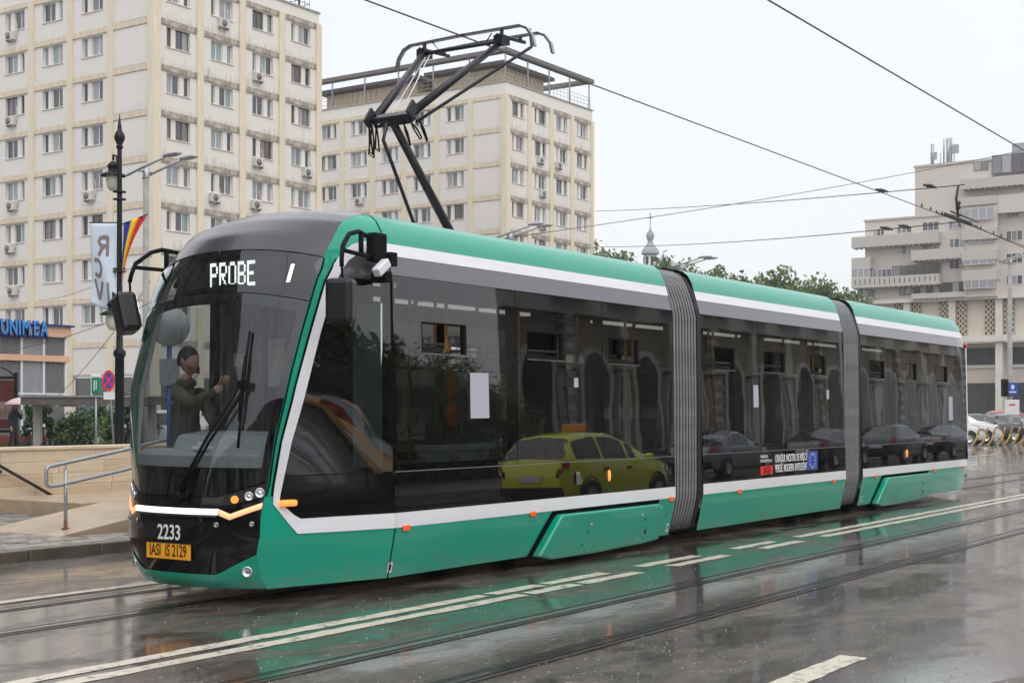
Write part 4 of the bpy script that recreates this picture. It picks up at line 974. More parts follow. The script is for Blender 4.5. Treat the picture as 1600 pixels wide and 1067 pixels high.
# --- front
T = frange(-1, 1, 28)
def seam(t): a = abs(t); return .945 + (0 if a < .58 else (a - .58) / .42 * .14)
def lip(t): a = abs(t); return .255 + (0 if a < .60 else (a - .60) / .40 * .185)
def zb(t): return 2.80 - .11 * abs(t) ** 2.2
def zt(t): return 3.20 - .10 * abs(t) ** 2.4
def band(name, z0f, z1f, off, m, n=8, ts=None, **k): return tb(name, MB().grid(lambda u, v: Fr(u, z0f(u) + (z1f(u) - z0f(u)) * v, off), ts or T, frange(0, 1, n)), m, **k)
band('bumper', lambda t: .125, lip, .010, M['green'], 4)
band('front_mask', lambda t: lip(t) - .01, lambda t: seam(t) - .004, .0, M['black'])
band('windscreen', lambda t: seam(t) + .003, lambda t: zb(t) - .006, .002, M['windshield'], 14)
band('windscreen_border', lambda t: seam(t) + .003, lambda t: 1.12 + .05 * abs(t), -.012, M['black'], 3)
band('windscreen_border', lambda t: zb(t) - .11, lambda t: zb(t), -.012, M['black'], 3)
for s in (-1, 1): tb('windscreen_border', MB().grid(lambda u, v: Fr(s * u, v, -.012), [.93, .965, 1.0], zs(1.15, 2.7, 12)), M['black'])
dp = band('display_panel', lambda t: zb(t) + .004, zt, .0, M['dispglass'], 6)
CC = [(0, (.66, 3.2)), (.25, (.80, 3.375)), (.5, (1.0, 3.52)), (.75, (1.3, 3.625)), (1, (1.76, 3.682))]
CE = [(0, (conv(.88, 3.1), 3.1)), (.25, (conv(1.0, 3.30), 3.30)), (.5, (conv(1.08, 3.46), 3.46)), (.75, (conv(1.22, 3.53), 3.53)), (1, (1.744, 3.605))]
CC = [(0, (.73, 3.2)), (.25, (.87, 3.375)), (.5, (1.07, 3.52)), (.75, (1.36, 3.63)), (1, (1.83, 3.686))]
def lp2(P, s):
    for (a, p), (b_, q) in zip(P, P[1:]):
        if s <= b_ + 1e-9: k = (s - a) / (b_ - a); return (p[0] + (q[0] - p[0]) * k, p[1] + (q[1] - p[1]) * k)
def Cap(t, s):
    c, e_ = lp2(CC, s), lp2(CE, s); a = abs(t) ** 2.4; y0 = yprof(e_[1]) + taper(e_[0], e_[1])
    return (c[0] + (e_[0] - c[0]) * a, MID + t * (MID - y0), c[1] + (e_[1] - c[1]) * a)
tb('front_cap', MB().grid(lambda u, v: Cap(u, v), T, frange(.012, 1, 20)), M['cap'])
# lit bars
def ribbon(name, pts, wd, off, m, n=8):
    P = []
    for (t0, z0), (t1, z1) in zip(pts, pts[1:]):
        for i in range(n): P.append((t0 + (t1 - t0) * i / n, z0 + (z1 - z0) * i / n))
    P.append(pts[-1]); k = len(P)
    b = MB(); b.add([Fr(t, z + wd / 2, off) for t, z in P] + [Fr(t, z - wd / 2, off) for t, z in P], [(i, i + 1, k + i + 1, k + i) for i in range(k - 1)], 0, True)
    return tb(name, b, m, solid=.008)
ribbon('light_bar', [(-.615, .815), (.615, .815)], .052, .012, M['drl_white'], 20)
ribbon('light_bar_trim', [(-.60, .775), (.60, .775)], .02, .010, M['cap'], 20)
for s in (-1, 1):
    ribbon('light_strip', [(s * .625, .812), (s * .735, .772), (s * .995, .872)], .052, .012, M['drl_orange'], 6)
    hl = tb('headlight', MB().grid(lambda u, v: Fr(s * u, (.845 + (u - .64) * .25 if u > .73 else .868 - (u - .64) * .0) + .012 + v * (seam(u) - .012 - (.845 + (u - .64) * .25 if u > .73 else .868) - .012), .004), frange(.65, .985, 8), [0, .5, 1]), M['blackplast'])
    for tt, zz, r_, mm in ((.755, .925, .030, 'amber_on' if s < 0 else 'lens'), (.875, .955, .034, 'lens'), (.955, .985, .037, 'lens')):
        p = Fr(s * tt, zz, .008); d = Vector(Fr(s * tt, zz, .1)) - Vector(Fr(s * tt, zz, 0)); lb = MB()
        lb.lathe([(r_, -.01), (r_ * 1.15, .0), (r_ * 1.15, .012), (r_, .012), (r_ * .85, .004), (r_ * .4, .012), (0, .014)], 14, p, d); tb('lamp', lb, M[mm], hl)
    p = Fr(s * .90, .285, .014); d = Vector((-1, .5 * s, 0))
    tb('fog_lamp', MB().lathe([(.046, 0), (.050, .012), (.042, .02), (.036, .006), (0, .012)], 16, p, d), M['lens'])
    for tt, zz in ((.60, .70), (.93, .71)):
        tb('sensor', MB().lathe([(.024, 0), (.024, .008), (.012, .012), (.012, .004), (0, .004)], 12, Fr(s * tt, zz, .004), d), M['steel'])
    if s < 0: tb('corner_marker', MB().obox(S(.60, .885, .03, s > 0), ((1, -.28, 0), (.28, 1, 0), (0, 0, 1)), .17, .05, .058), M['amber_on'], bevel=.02)
# destination sign: a flat matrix board behind the tinted panel
tb('sign_housing', MB().grid(lambda u, v: Fr(u, v, -.20), frange(-.97, .97, 16), [2.74, 3.0, 3.2]), M['rubber'], dp)
scr = tb('destination_sign', MB().box(.815, .60, 2.875, .824, 1.93, 3.125), M['blackplast'], dp)
scl = MB()
for i in range(24): scl.box(.812, .61, 2.88 + i * .0104, .8145, 1.92, 2.8832 + i * .0104)
tb('led_rows', scl, mat("led_rows", (.16, .17, .16), .4), dp)
F57 = {'P': "11110 10001 10001 11110 10000 10000 10000", 'R': "11110 10001 10001 11110 10100 10010 10001", 'O': "01110 10001 10001 10001 10001 10001 01110", 'B': "11110 10001 10001 11110 10001 10001 11110", 'E': "11111 10000 10000 11110 10000 10000 11111"}
led = MB()
for ci, ch_ in enumerate("PROBE"):
    for r_, row in enumerate(F57[ch_].split()):
        for c_, on in enumerate(row):
            if on == '1':
                for dy in (0, 1):
                    for dz in (0, 1):
                        y = 1.50 - (ci * 6.1 + c_ + dy * .5) * .0200; z = 3.105 - (r_ + dz * .5) * .0335
                        led.box(.807, y - .0074, z - .0112, .8115, y, z)
tb('led_text', led, M['led'], dp)
tb('cab_strip_lamp', MB().grid(lambda u, v: Fr(u + (v - 2.85) * .06, v, .004), [-.80, -.77], [2.87, 3.04]), M['ledside'], dp)
# number, plate
fx = xc(.55)
pl = tb('number_plate', MB().box(fx - .016, MID - .285, .375, fx - .004, MID + .285, .525), M['plate'], bevel=.006)
tb('plate_rim', MB().box(fx - .018, MID - .287, .373, fx - .012, MID + .287, .381).box(fx - .018, MID - .287, .519, fx - .012, MID + .287, .527), M['ink'], pl)
RF = (R(90), 0, R(-90))
text("IASI  IS 2129", 'lettering', M['ink'], pl, (fx - .0175, MID, .452), RF, .150, .62, .002, .001)
text("2233", 'fleet_number', M['inkwhite'], tram, (fx - .003 + TO[0], MID + TO[1], .612), RF, .19, .80, .002)
# wiper
wp = MB()
pv_ = [Fr(-.10, .955, .03), Fr(-.14, .955, .03)]
e1 = [Fr(-.63, 1.97, .06), Fr(-.66, 1.90, .06)]
for a, b_ in zip(pv_, e1): wp.tube([a, Vector(a).lerp(Vector(b_), .5) + Vector((-.03, 0, 0)), b_], .014, 6)
wo = tb('wiper', wp, M['rubber'])
tb('wiper_blade', MB().tube([Fr(-.575, 2.42, .03), Fr(-.60, 2.2, .035), Fr(-.64, 1.9, .035), Fr(-.68, 1.6, .035), Fr(-.705, 1.38, .03)], .013, 6).tube([Fr(-.60, 2.2, .055), Fr(-.635, 1.93, .07), Fr(-.675, 1.62, .055)], .012, 6), M['rubber'], wo)
tb('wiper_pivot', MB().lathe([(.05, 0), (.05, .03), (.02, .05), (0, .05)], 12, Fr(-.12, .95, .0), (-1, 0, 0)).obox(Fr(-.13, .95, .02), ((1, 0, 0), (0, 1, 0), (0, 0, 1)), .03, .2, .045), M['rubber'], wo)
tb('wiper_joint', MB().obox(Fr(-.645, 1.94, .06), ((1, 0, 0), (0, 1, 0), (0, 0, 1)), .05, .10, .07), M['rubber'], wo)
# mirrors on both sides
for s in (0, 1):
    def my(y): return W - y - .13 if s and y < -.08 else W - y if s else y
    ar = MB()
    ar.tube([(1.48, my(.04), 3.30), (1.15, my(-.05), 3.34), (.95, my(-.11), 3.29), (.80, my(-.17), 3.17), (.76, my(-.19), 3.05), (.75, my(-.20), 2.98)], .022, 8)
    ar.tube([(1.48, my(.02), 3.13), (.80, my(-.165), 3.13)], .02, 8); ar.tube([(1.2, my(-.04), 3.33), (1.2, my(-.04), 3.13)], .025, 6); ar.tube([(.75, my(-.2), 3.0), (.76, my(-.2), 2.84)], .012, 6)
    ao = tb('mirror_arm', ar, M['rubber'])
    tb('mount_block', MB().box(1.38, min(my(-.06), my(.06)), 3.09, 1.56, max(my(-.06), my(.06)), 3.36), M['rubber'], ao, bevel=.02)
    mh = MB(); c = Vector((.72, my(-.22), 2.67)); ax = (Vector((.35, -.94 if not s else .94, 0)), Vector((.94, .35 if not s else -.35, 0)), Vector((0, 0, 1)))
    if s: tq = Matrix.Rotation(R(-16), 3, 'X'); ax = tuple(tq @ v for v in ax)
    mh.obox(c, ax, .25, .20, .40)
    mo = tb('mirror', mh, M['blackplast'], bevel=.045)
    tb('mirror_glass', MB().obox(c + ax[1] * .102, ax, .19, .006, .33), M['lens'], mo)
cm = MB(); cm.obox((1.42, -.10, 3.03), ((.8, 0, .6), (0, 1, 0), (-.6, 0, .8)), .19, .085, .085); co = tb('camera', cm, M['white'], bevel=.012)
tb('camera_mount', MB().box(1.44, -.13, 2.90, 1.54, .05, 3.0).box(1.56, -.10, 3.06, 1.66, .02, 3.19), M['rubber'], co, bevel=.01)
# small side fittings
for x in (1.9, 4.11, 7.32, 9.35, 12.87, 14.81, 18.0, 19.9):
    tb('side_reflector', MB().box(x - .055, S(x, .6)[1] - .018, .565, x + .055, S(x, .6)[1] - .006, .615), M['orange'], bevel=.004)
for x in (5.76, 16.44):
    q_ = MB(); q_.sphere((x, -.002, .945), (.022, .02, .07), 10, 8); tb('side_indicator', q_, M['amber_on'])
tb('door_button', MB().prism([(5.0, 1.0), (5.06, 1.02), (5.13, .90), (5.1, .87), (5.0, .87)], lambda a, b_, d: (a, d, b_), -.02, -.003), M['steel'], bevel=.006)
for x in (1.76, 7.36, 14.34):
    tb('jacking_sticker', MB().grid(lambda u, v: S(u, v, .004), [x - .03, x + .03], [.17, .27]), M['inkwhite'])
    tb('jacking_arrow', MB().prism([(x - .012, .19), (x + .012, .19), (x + .012, .225), (x + .02, .225), (x, .26), (x - .02, .225), (x - .012, .225)], lambda a, b_, d: S(a, b_, d), .005, .007), M['ink'])
for (x0, sc_) in ((4.24, 1.), (14.88, 1.013)):
    bp = [(0, .11), (.30, .50), (.36, .555), (2.62 * sc_, .55), (2.72 * sc_, .50), (2.735 * sc_, .10), (2.3, .075), (1.2, .055), (.25, .06)]
    cx_ = sum(p[0] for p in bp) / len(bp)
    bo = tb('bogie_cover', MB().prism([(x0 + a, b_) for a, b_ in bp], lambda a, b_, d: S(a, b_, d + max(0, .5 - b_) * -.0), -.02, .115), M['green'], bevel=.028)
    tb('cover_gap', MB().prism([(x0 - .11, .10), (x0 + .27, .597), (x0 + 2.77 * sc_, .597), (x0 + 2.76 * sc_, .552), (x0 + .36, .552), (x0 - .005, .105)], lambda a, b_, d: S(a, b_, d), .003, .008), M['seam'], bo)
    for (a, b_, r_, mm) in ((1.0, .40, .028, 'steel'), (.93, .33, .016, 'ink'), (2.2, .43, .026, 'steel'), (2.27, .38, .014, 'ink'), (2.33, .23, .034, 'ink'), (.85, .17, .036, 'ink'), (1.02, .12, .024, 'steel'), (2.15, .14, .024, 'steel'), (.92, .1, .016, 'ink'), (2.3, .15, .014, 'ink')):
        p = S(x0 + a, b_, .116); tb('bolt', MB().lathe([(r_, -.002), (r_, .004), (r_ * .6, .008), (0, .008)], 10, p, (0, -1, -.2)), M[mm], bo)
# decal
RS = (R(90), 0, 0)
dc = tb('city_decal', MB().box(10.06, -.006, .79, 10.49, -.002, .915), M['inkred'])
text("IASI", 'lettering', M['black'], dc, (10.275, -.007, .85), RS, .15, 1.0, .0, .002)
text("PRIMĂRIA\nMUNICIPIULUI", 'decal_heading', M['inkwhite'], tram, (10.06 + TO[0], -.004 + TO[1], 1.02), RS, .062, 1., .001, 0, 'LEFT')
for i, s_ in enumerate(("ORAȘUL NOSTRU SE MIȘCĂ", "VERDE. MODERN. INTELIGENT.")):
    t_ = text(s_, 'decal_text', M['inkwhite'], tram, (10.58 + TO[0], -.004 + TO[1], 1.005 - i * .145), RS, .16, .50, .0012, .002, 'LEFT')
    t_.scale = (1.13 / max(.1, t_.dimensions.x if t_.dimensions.x > .2 else 1.9) * t_.scale[0] if False else (.60 if i == 0 else .565), 1, 1)
eu = tb('union_flag', MB().box(11.78, -.006, .80, 12.2, -.002, 1.09), M['inkblue'])
st = MB()
for i in range(12):
    a = i * math.pi / 6; c = (11.99 + .115 * math.cos(a), .945 + .105 * math.sin(a))
    st.prism([(c[0] + (.018 if j % 2 == 0 else .008) * math.sin(j * math.pi / 5), c[1] + (.018 if j % 2 == 0 else .008) * math.cos(j * math.pi / 5)) for j in range(10)], lambda p, q, d: (p, d, q), -.009, -.0062)
tb('stars', st, M['inkwhite'], eu)
# --- interior
ptn = tb('cab_partition', MB().box(1.72, .30, .42, 1.78, W - .55, 3.0), M['floor'])
tb('partition_glass', MB().box(1.60, .055, 1.17, 1.62, .40, 2.72), mat("pale_partition", (.62, .72, .66), .4, var=.2, vs=6, stretch=(6, 6, .3)), ptn)
cur = MB(); cur.grid(lambda u, v: (1.62 + .03 * math.sin(u * 60), u, v), frange(1.55, 2.2, 50), [.9, 2.0, 2.98]); tb('curtain', cur, M['curtain'], ptn)
tb('notice', MB().box(1.585, 1.80, 2.16, 1.590, 1.98, 2.29), mat("cream_notice", (.5, .48, .38), .8), ptn)
tb('window_notice', MB().box(1.585, 1.28, 1.95, 1.60, 1.5, 2.42), mat("cab_screen", (.5, .47, .40), .7), ptn)
db = MB()
db.grid(lambda u, v: (Fr(u, 1.28, -.07 - .45 * v)[0] + 0, Fr(u, 1.28)[1], 1.30 + .05 * math.sin(min(1, v * 3) * 1.57)), frange(-.93, .93, 24), [0, .1, .25, .5, .75, 1])
db.grid(lambda u, v: (Fr(u, 1.28, -.07)[0], Fr(u, 1.28)[1], 1.30 - .10 * v), frange(-.93, .93, 24), [0, 1])
dbo = tb('dashboard', db, M['dash'])
hb = MB(); hb.prism([(.52, 1.30), (.62, 1.48), (.95, 1.52), (1.1, 1.3)], lambda a, b_, d: (a, d, b_), .35, 1.75); tb('instrument_hood', hb, M['dash'], dbo, bevel=.03)
tb('dashboard_base', MB().grid(lambda u, v: (Fr(u, 1.2, -.10)[0], Fr(u, 1.2)[1], .45 + .76 * v), frange(-.9, .9, 14), [0, 1]), M['rubber'], dbo)
tb('radio_set', MB().box(.30, 1.02, 1.345, .40, 1.22, 1.385).box(.32, 1.10, 1.385, .38, 1.16, 1.42), M['inkwhite'], dbo, bevel=.012)
sme = MB(); sme.box(-.22, -.23, .38, .22, .23, .46).box(.18, -.23, .46, .25, .23, 1.05).box(-.05, -.05, 0, .1, .05, .38); sme = sme.mesh('seat', M['seat'])
for (x, y) in ((2.9, .45), (3.6, .45), (5.1, 1.85), (5.8, 1.85), (6.6, 1.85), (5.4, .45), (6.3, .45), (9, 1.85), (9.7, 1.85), (12.3, 1.85), (12.9, .45), (15, .45), (15.7, .45), (15, 1.85), (15.7, 1.85), (17.2, 1.85), (18, 1.85), (18.8, 1.85), (18.4, .45), (19.1, .45)):
    o = put('seat', sme, tram, (x + TO[0], y + TO[1], .55))
gp = MB()
for (x, y) in ((2.75, .62), (3.95, .35), (4.95, .75), (6.1, .65), (7.2, .6), (8.6, .6), (10.1, .4), (11.8, .4), (13.0, .6), (15.2, .7), (16.6, .5), (17.8, .4), (19.3, .6), (4.6, 1.7), (9.4, 1.7), (12.0, 1.7), (16.2, 1.7)):
    tb('grab_pole', MB().tube([(x, y, .42), (x, y, 3.0)], .018, 8), M['yellow'])
for y in (.75, 1.55):
    for (a, c) in ((2.2, 7.2), (8.4, 13.2), (14.4, 19.8)): tb('grab_rail', MB().tube([(a, y, 2.42), (c, y, 2.42)], .016, 8), M['galv'])
hm = MB(); hm.tube([(0, 0, 0), (0, 0, -.09), (-.055, 0, -.20), (-.055, 0, -.25), (.055, 0, -.25), (.055, 0, -.20), (0, 0, -.09)], .010, 6); hm = hm.mesh('hand_strap', M['rubber'])
for x in (2.95, 3.2, 3.45, 4.3, 4.6, 6.2, 6.6, 9.0, 9.4, 12.3, 15.1, 18.5): put('hand_strap', hm, tram, (x + TO[0], .75 + TO[1], 2.41))
for (x, y) in ((2.95, .26), (16.6, .4), (9.9, .7)):
    v_ = MB(); v_.sphere((x, y - .03, 1.96), (.115, .07, .155), 14, 10); vo = tb('ticket_validator', v_, M['valid'])
    v_ = MB(); v_.sphere((x, y - .03, 1.66), (.115, .07, .135), 14, 10); tb('lower_unit', v_, M['valid'], vo); tb('pole', MB().tube([(x + .01, y + .05, .42), (x + .01, y + .05, 3.0)], .018, 8).tube([(x + .11, y + .08, .42), (x + .11, y + .08, 2.42)], .018, 8), M['yellow'], vo)
bn = tb('bench_back', MB().box(2.2, .09, 1.30, 3.55, .15, 1.37).box(2.24, .11, 1.14, 3.45, .14, 1.30), mat("bench_pale", (.72, .73, .82), .5), bevel=.01)
for x in (2.3, 2.85, 3.35): tb('bench_bracket', MB().prism([(x, .9), (x + .06, .9), (x + .02, 1.27), (x - .1, 1.27)], lambda a, b_, d: (a, d, b_), .065, .088), M['inside'], bn)
for (x0, z0, x1, z1) in ((2.99, 1.63, 3.32, 2.10), (5.01, 1.975, 5.105, 2.085), (9.88, 1.76, 10.05, 2.08), (19.0, 1.53, 19.25, 2.0), (12.65, 1.9, 12.75, 2.05)):
    pn0 = S(x0, z0)[1]; tb('paper_notice', MB().prism([(x0, z0), (x1, z0 + .004), (x1 - .004, z1), (x0 + .003, z1 - .003)], lambda a, b_, d: S(a, b_, d), .003, .005), M['paper'])
inf = tb('info_screen', MB().box(11.5, .10, 1.82, 12.25, .16, 2.28), M['inkblue'], bevel=.02)
tb('screen_picture', MB().box(11.58, .095, 1.98, 12.05, .099, 2.22), mat("screen_pale", (.45, .5, .42), .4), inf)
# --- pantograph
MIDP = 1.15
pn = tb('pantograph', MB().tube([(4.25, MIDP, 3.60), (3.13, MIDP, 4.76)], [.055, .045], 12), M['darksteel'])
pn.location = (TO[0] + .13, TO[1] + .10, .07)
tb('lower_rod', MB().tube([(3.52, MIDP - .02, 3.62), (2.96, MIDP, 4.55), (3.02, MIDP, 4.74)], .02, 8), M['darksteel'], pn)
kb_ = MB(); kb_.obox((3.12, 1.14, 4.80), ((.8, 0, .6), (0, 1, 0), (-.6, 0, .8)), .11, .52, .12); tb('knee_box', kb_, M['darksteel'], pn, bevel=.015)
tb('knee_plate', MB().obox((3.05, 1.41, 4.83), ((.6, 0, .8), (0, 1, 0), (-.8, 0, .6)), .20, .03, .12), M['darksteel'], pn)
tb('knee_plate', MB().obox((3.09, .86, 4.87), ((.6, 0, .8), (0, 1, 0), (-.8, 0, .6)), .17, .03, .12), M['darksteel'], pn)
A1, A2 = ((3.16, .90, 4.86), (4.47, .62, 5.87)), ((3.13, 1.40, 4.84), (4.37, 1.70, 5.85))
for a in (A1, A2): tb('upper_arm', MB().tube(a, [.050, .036], 12), M['darksteel'], pn)
tb('cross_tube', MB().tube([A1[1], A2[1]], .024, 8), M['darksteel'], pn)
tb('guide_rod', MB().tube([(3.14, .84, 4.74), (4.66, .36, 5.80), (4.62, .36, 6.0)], .018, 8), M['darksteel'], pn)
tb('tension_cable', MB().tube([(3.1, .95, 4.95), (4.3, 1.55, 5.80)], .006, 5).tube([(3.05, 1.3, 4.75), (3.25, 1.35, 4.80), (4.35, 1.65, 5.80)], .006, 5), M['inkwhite'], pn)
for i, xh in enumerate((4.42, 4.80)):
    pts = [(xh, 2.14, 5.73), (xh, 2.11, 5.85), (xh, 2.03, 5.95), (xh, 1.93, 5.99), (xh, 1.15, 6.0), (xh, .37, 5.99), (xh, .27, 5.95), (xh, .19, 5.85), (xh, .16, 5.73)]
    b = MB()
    for p, q in zip(pts, pts[1:]):
        p, q = Vector(p), Vector(q); dd = (q - p); b.obox((p + q) / 2, ((1, 0, 0), dd.normalized(), Vector((1, 0, 0)).cross(dd.normalized())), .05, dd.length * 1.03, .026)
    tb('collector_strip', b, M['steel'], pn)
for yy in (1.72, .61):
    tb('head_frame', MB().tube([(4.32, yy, 5.90), (4.9, yy, 5.94)], .022, 6).tube([(4.42, yy, 5.89), (4.42, yy, 5.98)], .025, 6).tube([(4.8, yy, 5.92), (4.8, yy, 5.98)], .025, 6).obox((4.42, yy, 5.86), ((1, 0, 0), (0, 1, 0), (0, 0, 1)), .16, .12, .1), M['darksteel'], pn)
for (y, dx, dz) in ((.80, .10, .16), (.92, .16, .12), (1.02, .08, .18), (1.40, -.05, .22), (1.46, -.09, .28), (1.50, -.03, .24)):
    cbm = MB(); cbm.tube([(3.14, y, 4.75), (3.14 + dx * .6, y - .02, 4.74 - dz * .5), (3.14 + dx, y - .03, 4.72 - dz), (3.16 + dx * .5, y - .05, 4.70 - dz * 1.05), (3.10, y - .06, 4.74 - dz * .5), (3.08, y - .05, 4.76)], .010, 6); tb('shunt_cable', cbm, M['rubber'], pn)
for cc in ([(4.42, .75, 5.96), (4.5, .9, 5.88), (4.46, .8, 5.84)], [(4.42, 1.6, 5.98), (4.40, 1.5, 5.88), (4.38, 1.66, 5.84)]): tb('shunt_cable', MB().tube(cc, .008, 5), M['rubber'], pn)
# ------------------------------------------------------------------ ornate street lamp with banner and flag
VR = R(34.18 - 90)          # the left-hand street furniture squares up with the street corner
sl = thing('street_lamp', 'tall black cast-iron street lamp with ball finial and bell lanterns, left of the tram', 'street lamp', (11.45, 15.36, 0), VR)
MB().lathe([(.20, 0), (.20, .5), (.12, .7), (.095, 1.2), (.098, 2.85), (.13, 2.9), (.13, 2.98), (.072, 3.05), (.063, 4.2), (.06, 4.25), (.054, 6.4), (.048, 7.3)], 14).build('pole', M['lampblack'], sl)
MB().lathe([(.048, 7.28), (.08, 7.33), (.055, 7.38), (.105, 7.48), (.115, 7.55), (.085, 7.64), (.05, 7.68), (.045, 7.75), (.02, 7.9), (.008, 8.02), (0, 8.04)], 14).build('finial', M['lampblack'], sl)
for z in (6.2, 6.36, 4.66, 4.72): MB().lathe([(.06, 0), (.14, .005), (.14, .03), (.06, .035)], 12, (0, 0, z)).build('collar', M['lampblack'], sl)
for (x, y, z) in ((-.22, .30, 6.62), (.02, -.55, 3.58)):
    la = MB().tube([(0, 0, z + .05), (x * .5, y * .5, z + .55), (x, y, z + .6), (x, y, z + .48)], .025, 6).build('lantern_arm', M['lampblack'], sl)
    MB().lathe([(.27, .14), (.27, .16), (.17, .22), (.11, .24), (.11, .32), (.14, .34), (.09, .42), (.04, .46), (0, .47)], 16, (x, y, z)).build('lantern_hood', M['lampblack'], la)
    MB().lathe([(.15, .15), (.16, .05), (.13, -.10), (.07, -.17), (0, -.19)], 14, (x, y, z)).build('lantern_globe', M['lampglass'], la)
M['cloth'] = mat("banner_cloth", (.60, .69, .80), .8, var=.12, vs=3)
M['cloth2'] = mat("banner_print_brown", (.22, .17, .17), .8)
bn_ = thing('banner', 'pale blue cloth banner with reversed brown letters hanging from the black lamp', 'banner', (11.45, 15.36, 0), VR)
def bw(u, v): return (-.60 + .55 * u + .025 * math.sin(v * 5 + u * 2) * (1 - v), -.05 + .07 * math.sin(u * 5 + v * 4) * (1.05 - v), 4.02 + 1.68 * v + .10 * math.sin(u * 3.1) * (1 - v) * -1 - .10 * u * (1 - v))
MB().grid(bw, frange(0, 1, 14), frange(0, 1, 26)).build('cloth', M['cloth'], bn_, solid=.006)
def glyph(strokes, u0, v0, su, sv, wd):
    b = MB()
    for (x0, y0), (x1, y1) in strokes:
        n = 5; d = Vector((x1 - x0, y1 - y0)).normalized(); pn_ = Vector((-d.y, d.x)) * wd; L_ = []
        for i in range(n + 1):
            k = i / n; c = Vector((x0 + (x1 - x0) * k, y0 + (y1 - y0) * k))
            for s in (-1, 1):
                q = c + pn_ * s; p = bw(u0 + (1 - q.x) * su, v0 + q.y * sv); L_.append((p[0], p[1] - .012, p[2]))
        b.add(L_, [(2 * i, 2 * i + 1, 2 * i + 3, 2 * i + 2) for i in range(n)])
    return b
arcC = [(.5 + .42 * math.cos(q), .5 + .45 * math.sin(q)) for q in frange(.9, 5.4, 8)]
bump_ = [(.2, .95), (.65, .95), (.85, .82), (.85, .65), (.65, .5), (.2, .5)]
GL = {'R': [((.2, 0), (.2, 1))] + list(zip(bump_, bump_[1:])) + [((.5, .5), (.88, 0))], 'C': list(zip(arcC, arcC[1:])), 'V': [((.1, 1), (.5, 0)), ((.5, 0), (.9, 1))], 'I': [((.5, 0), (.5, 1))], 'A': [((.1, 0), (.5, 1)), ((.5, 1), (.9, 0)), ((.3, .4), (.7, .4))]}
for ch_, u0, v0, su, sv in (('R', .27, .62, .5, .23), ('C', .05, .36, .42, .22), ('V', .08, .10, .42, .22), ('I', .48, .07, .4, .24)):
    glyph(GL[ch_], u0, v0, su, sv, .11).build('letter', M['cloth2'], bn_)
MB().tube([(0, 0, 5.72), (-.64, -.02, 5.72)], .014, 6).build('rod', M['lampblack'], bn_)
fl = thing('flag', 'blue yellow and red tricolour flag hanging limp from the black lamp', 'flag', (11.45, 15.36, 0), VR)
FA, FB, FT = Vector((.10, -.06, 5.72)), Vector((.60, -.12, 5.86)), Vector((.05, -.08, 4.40))
for k, (nm, c) in enumerate((('blue_stripe', (.02, .035, .28)), ('yellow_stripe', (.80, .55, .03)), ('red_stripe', (.60, .02, .03)))):
    def fw(u, v, k=k):
        a = (k + u) / 3; top = FA.lerp(FB, a); bot = FT + Vector((.035 * a, 0, .04 * a))
        p = top.lerp(bot, v); s = math.sin(v * math.pi) * (.10 if True else 0)
        return (p.x - s * a * .9, p.y + .05 * math.sin(a * 9 + v * 3) * (1 - v * .6), p.z)
    MB().grid(fw, frange(0, 1, 4), frange(0, 1, 16)).build(nm, mat(nm, c, .8), fl, solid=.005)
MB().tube([(0, 0, 5.66), (.63, -.12, 5.885)], .013, 6).build('rod', M['lampblack'], fl)

# ------------------------------------------------------------------ storefront annex
M['orangefascia'] = mat("orange_fascia", (.74, .45, .30), .6, var=.12, vs=2); M['maroon'] = mat("maroon_base", (.16, .03, .03), .6)
M['signcyan'] = mat("sign_letter_blue", (.05, .30, .72), .4); M['signdark'] = mat("sign_letter_edge", (.015, .03, .18), .5)
ax_ = thing('storefront', 'two-tier glazed storefront with an orange fascia and blue roof letters at the left edge', 'building', (30.3, 41, 0))
MB().box(-18, .25, 0, -.05, 9, 5.25).build('core', mat("shop_interior", (.10, .10, .10), .9), ax_)
MB().box(-18, -.15, 4.84, .12, 9, 5.28).build('fascia', M['orangefascia'], ax_); MB().box(-18.1, -.28, 5.282, .22, 9.1, 5.36).build('roof_edge', M['signdark'], ax_)
MB().box(-18, -.10, 3.80, .08, .3, 4.06).build('string_band', M['orangefascia'], ax_); MB().box(-18, -.06, .2, .03, .3, .72).build('base', M['maroon'], ax_)
for i in range(16):
    x = -.06 - i * 1.1
    for (a, c) in ((.722, 2.4), (2.48, 3.78), (4.08, 4.82)):
        po = MB().box(x - 1.06, .04, a, x - .04, .06, c).build('pane', PANE[1 if i % 4 != 1 else 2], ax_)
    MB().box(x - .045, -.03, .722, x + .045, .10, 4.838).build('mullion', M['winwhite'], ax_)
MB().box(-18, -.025, 2.40, -.02, .09, 2.48).build('transom', M['winwhite'], ax_)
sg = thing('shop_sign', 'blue letters UNIMEA standing on the orange fascia of the storefront', 'sign', (28.02, 40.78, 5.12))
for i, ch_ in enumerate("UNIMEA"):
    x = (-1.0, -.58, -.28, .04, .52, .92)[i]
    bk = text(ch_, 'letter', M['signdark'], sg, (x + .03, .01, -.03), (R(90), 0, 0), .86, .62, .05, .06)
    text(ch_, 'letter_face', M['signcyan'], bk, (-.04, .035, .082), (0, 0, 0), .86, 1, .01, .012)
MB().box(-1.4, .05, -.36, 1.3, .09, -.3).build('rail', M['signdark'], sg)
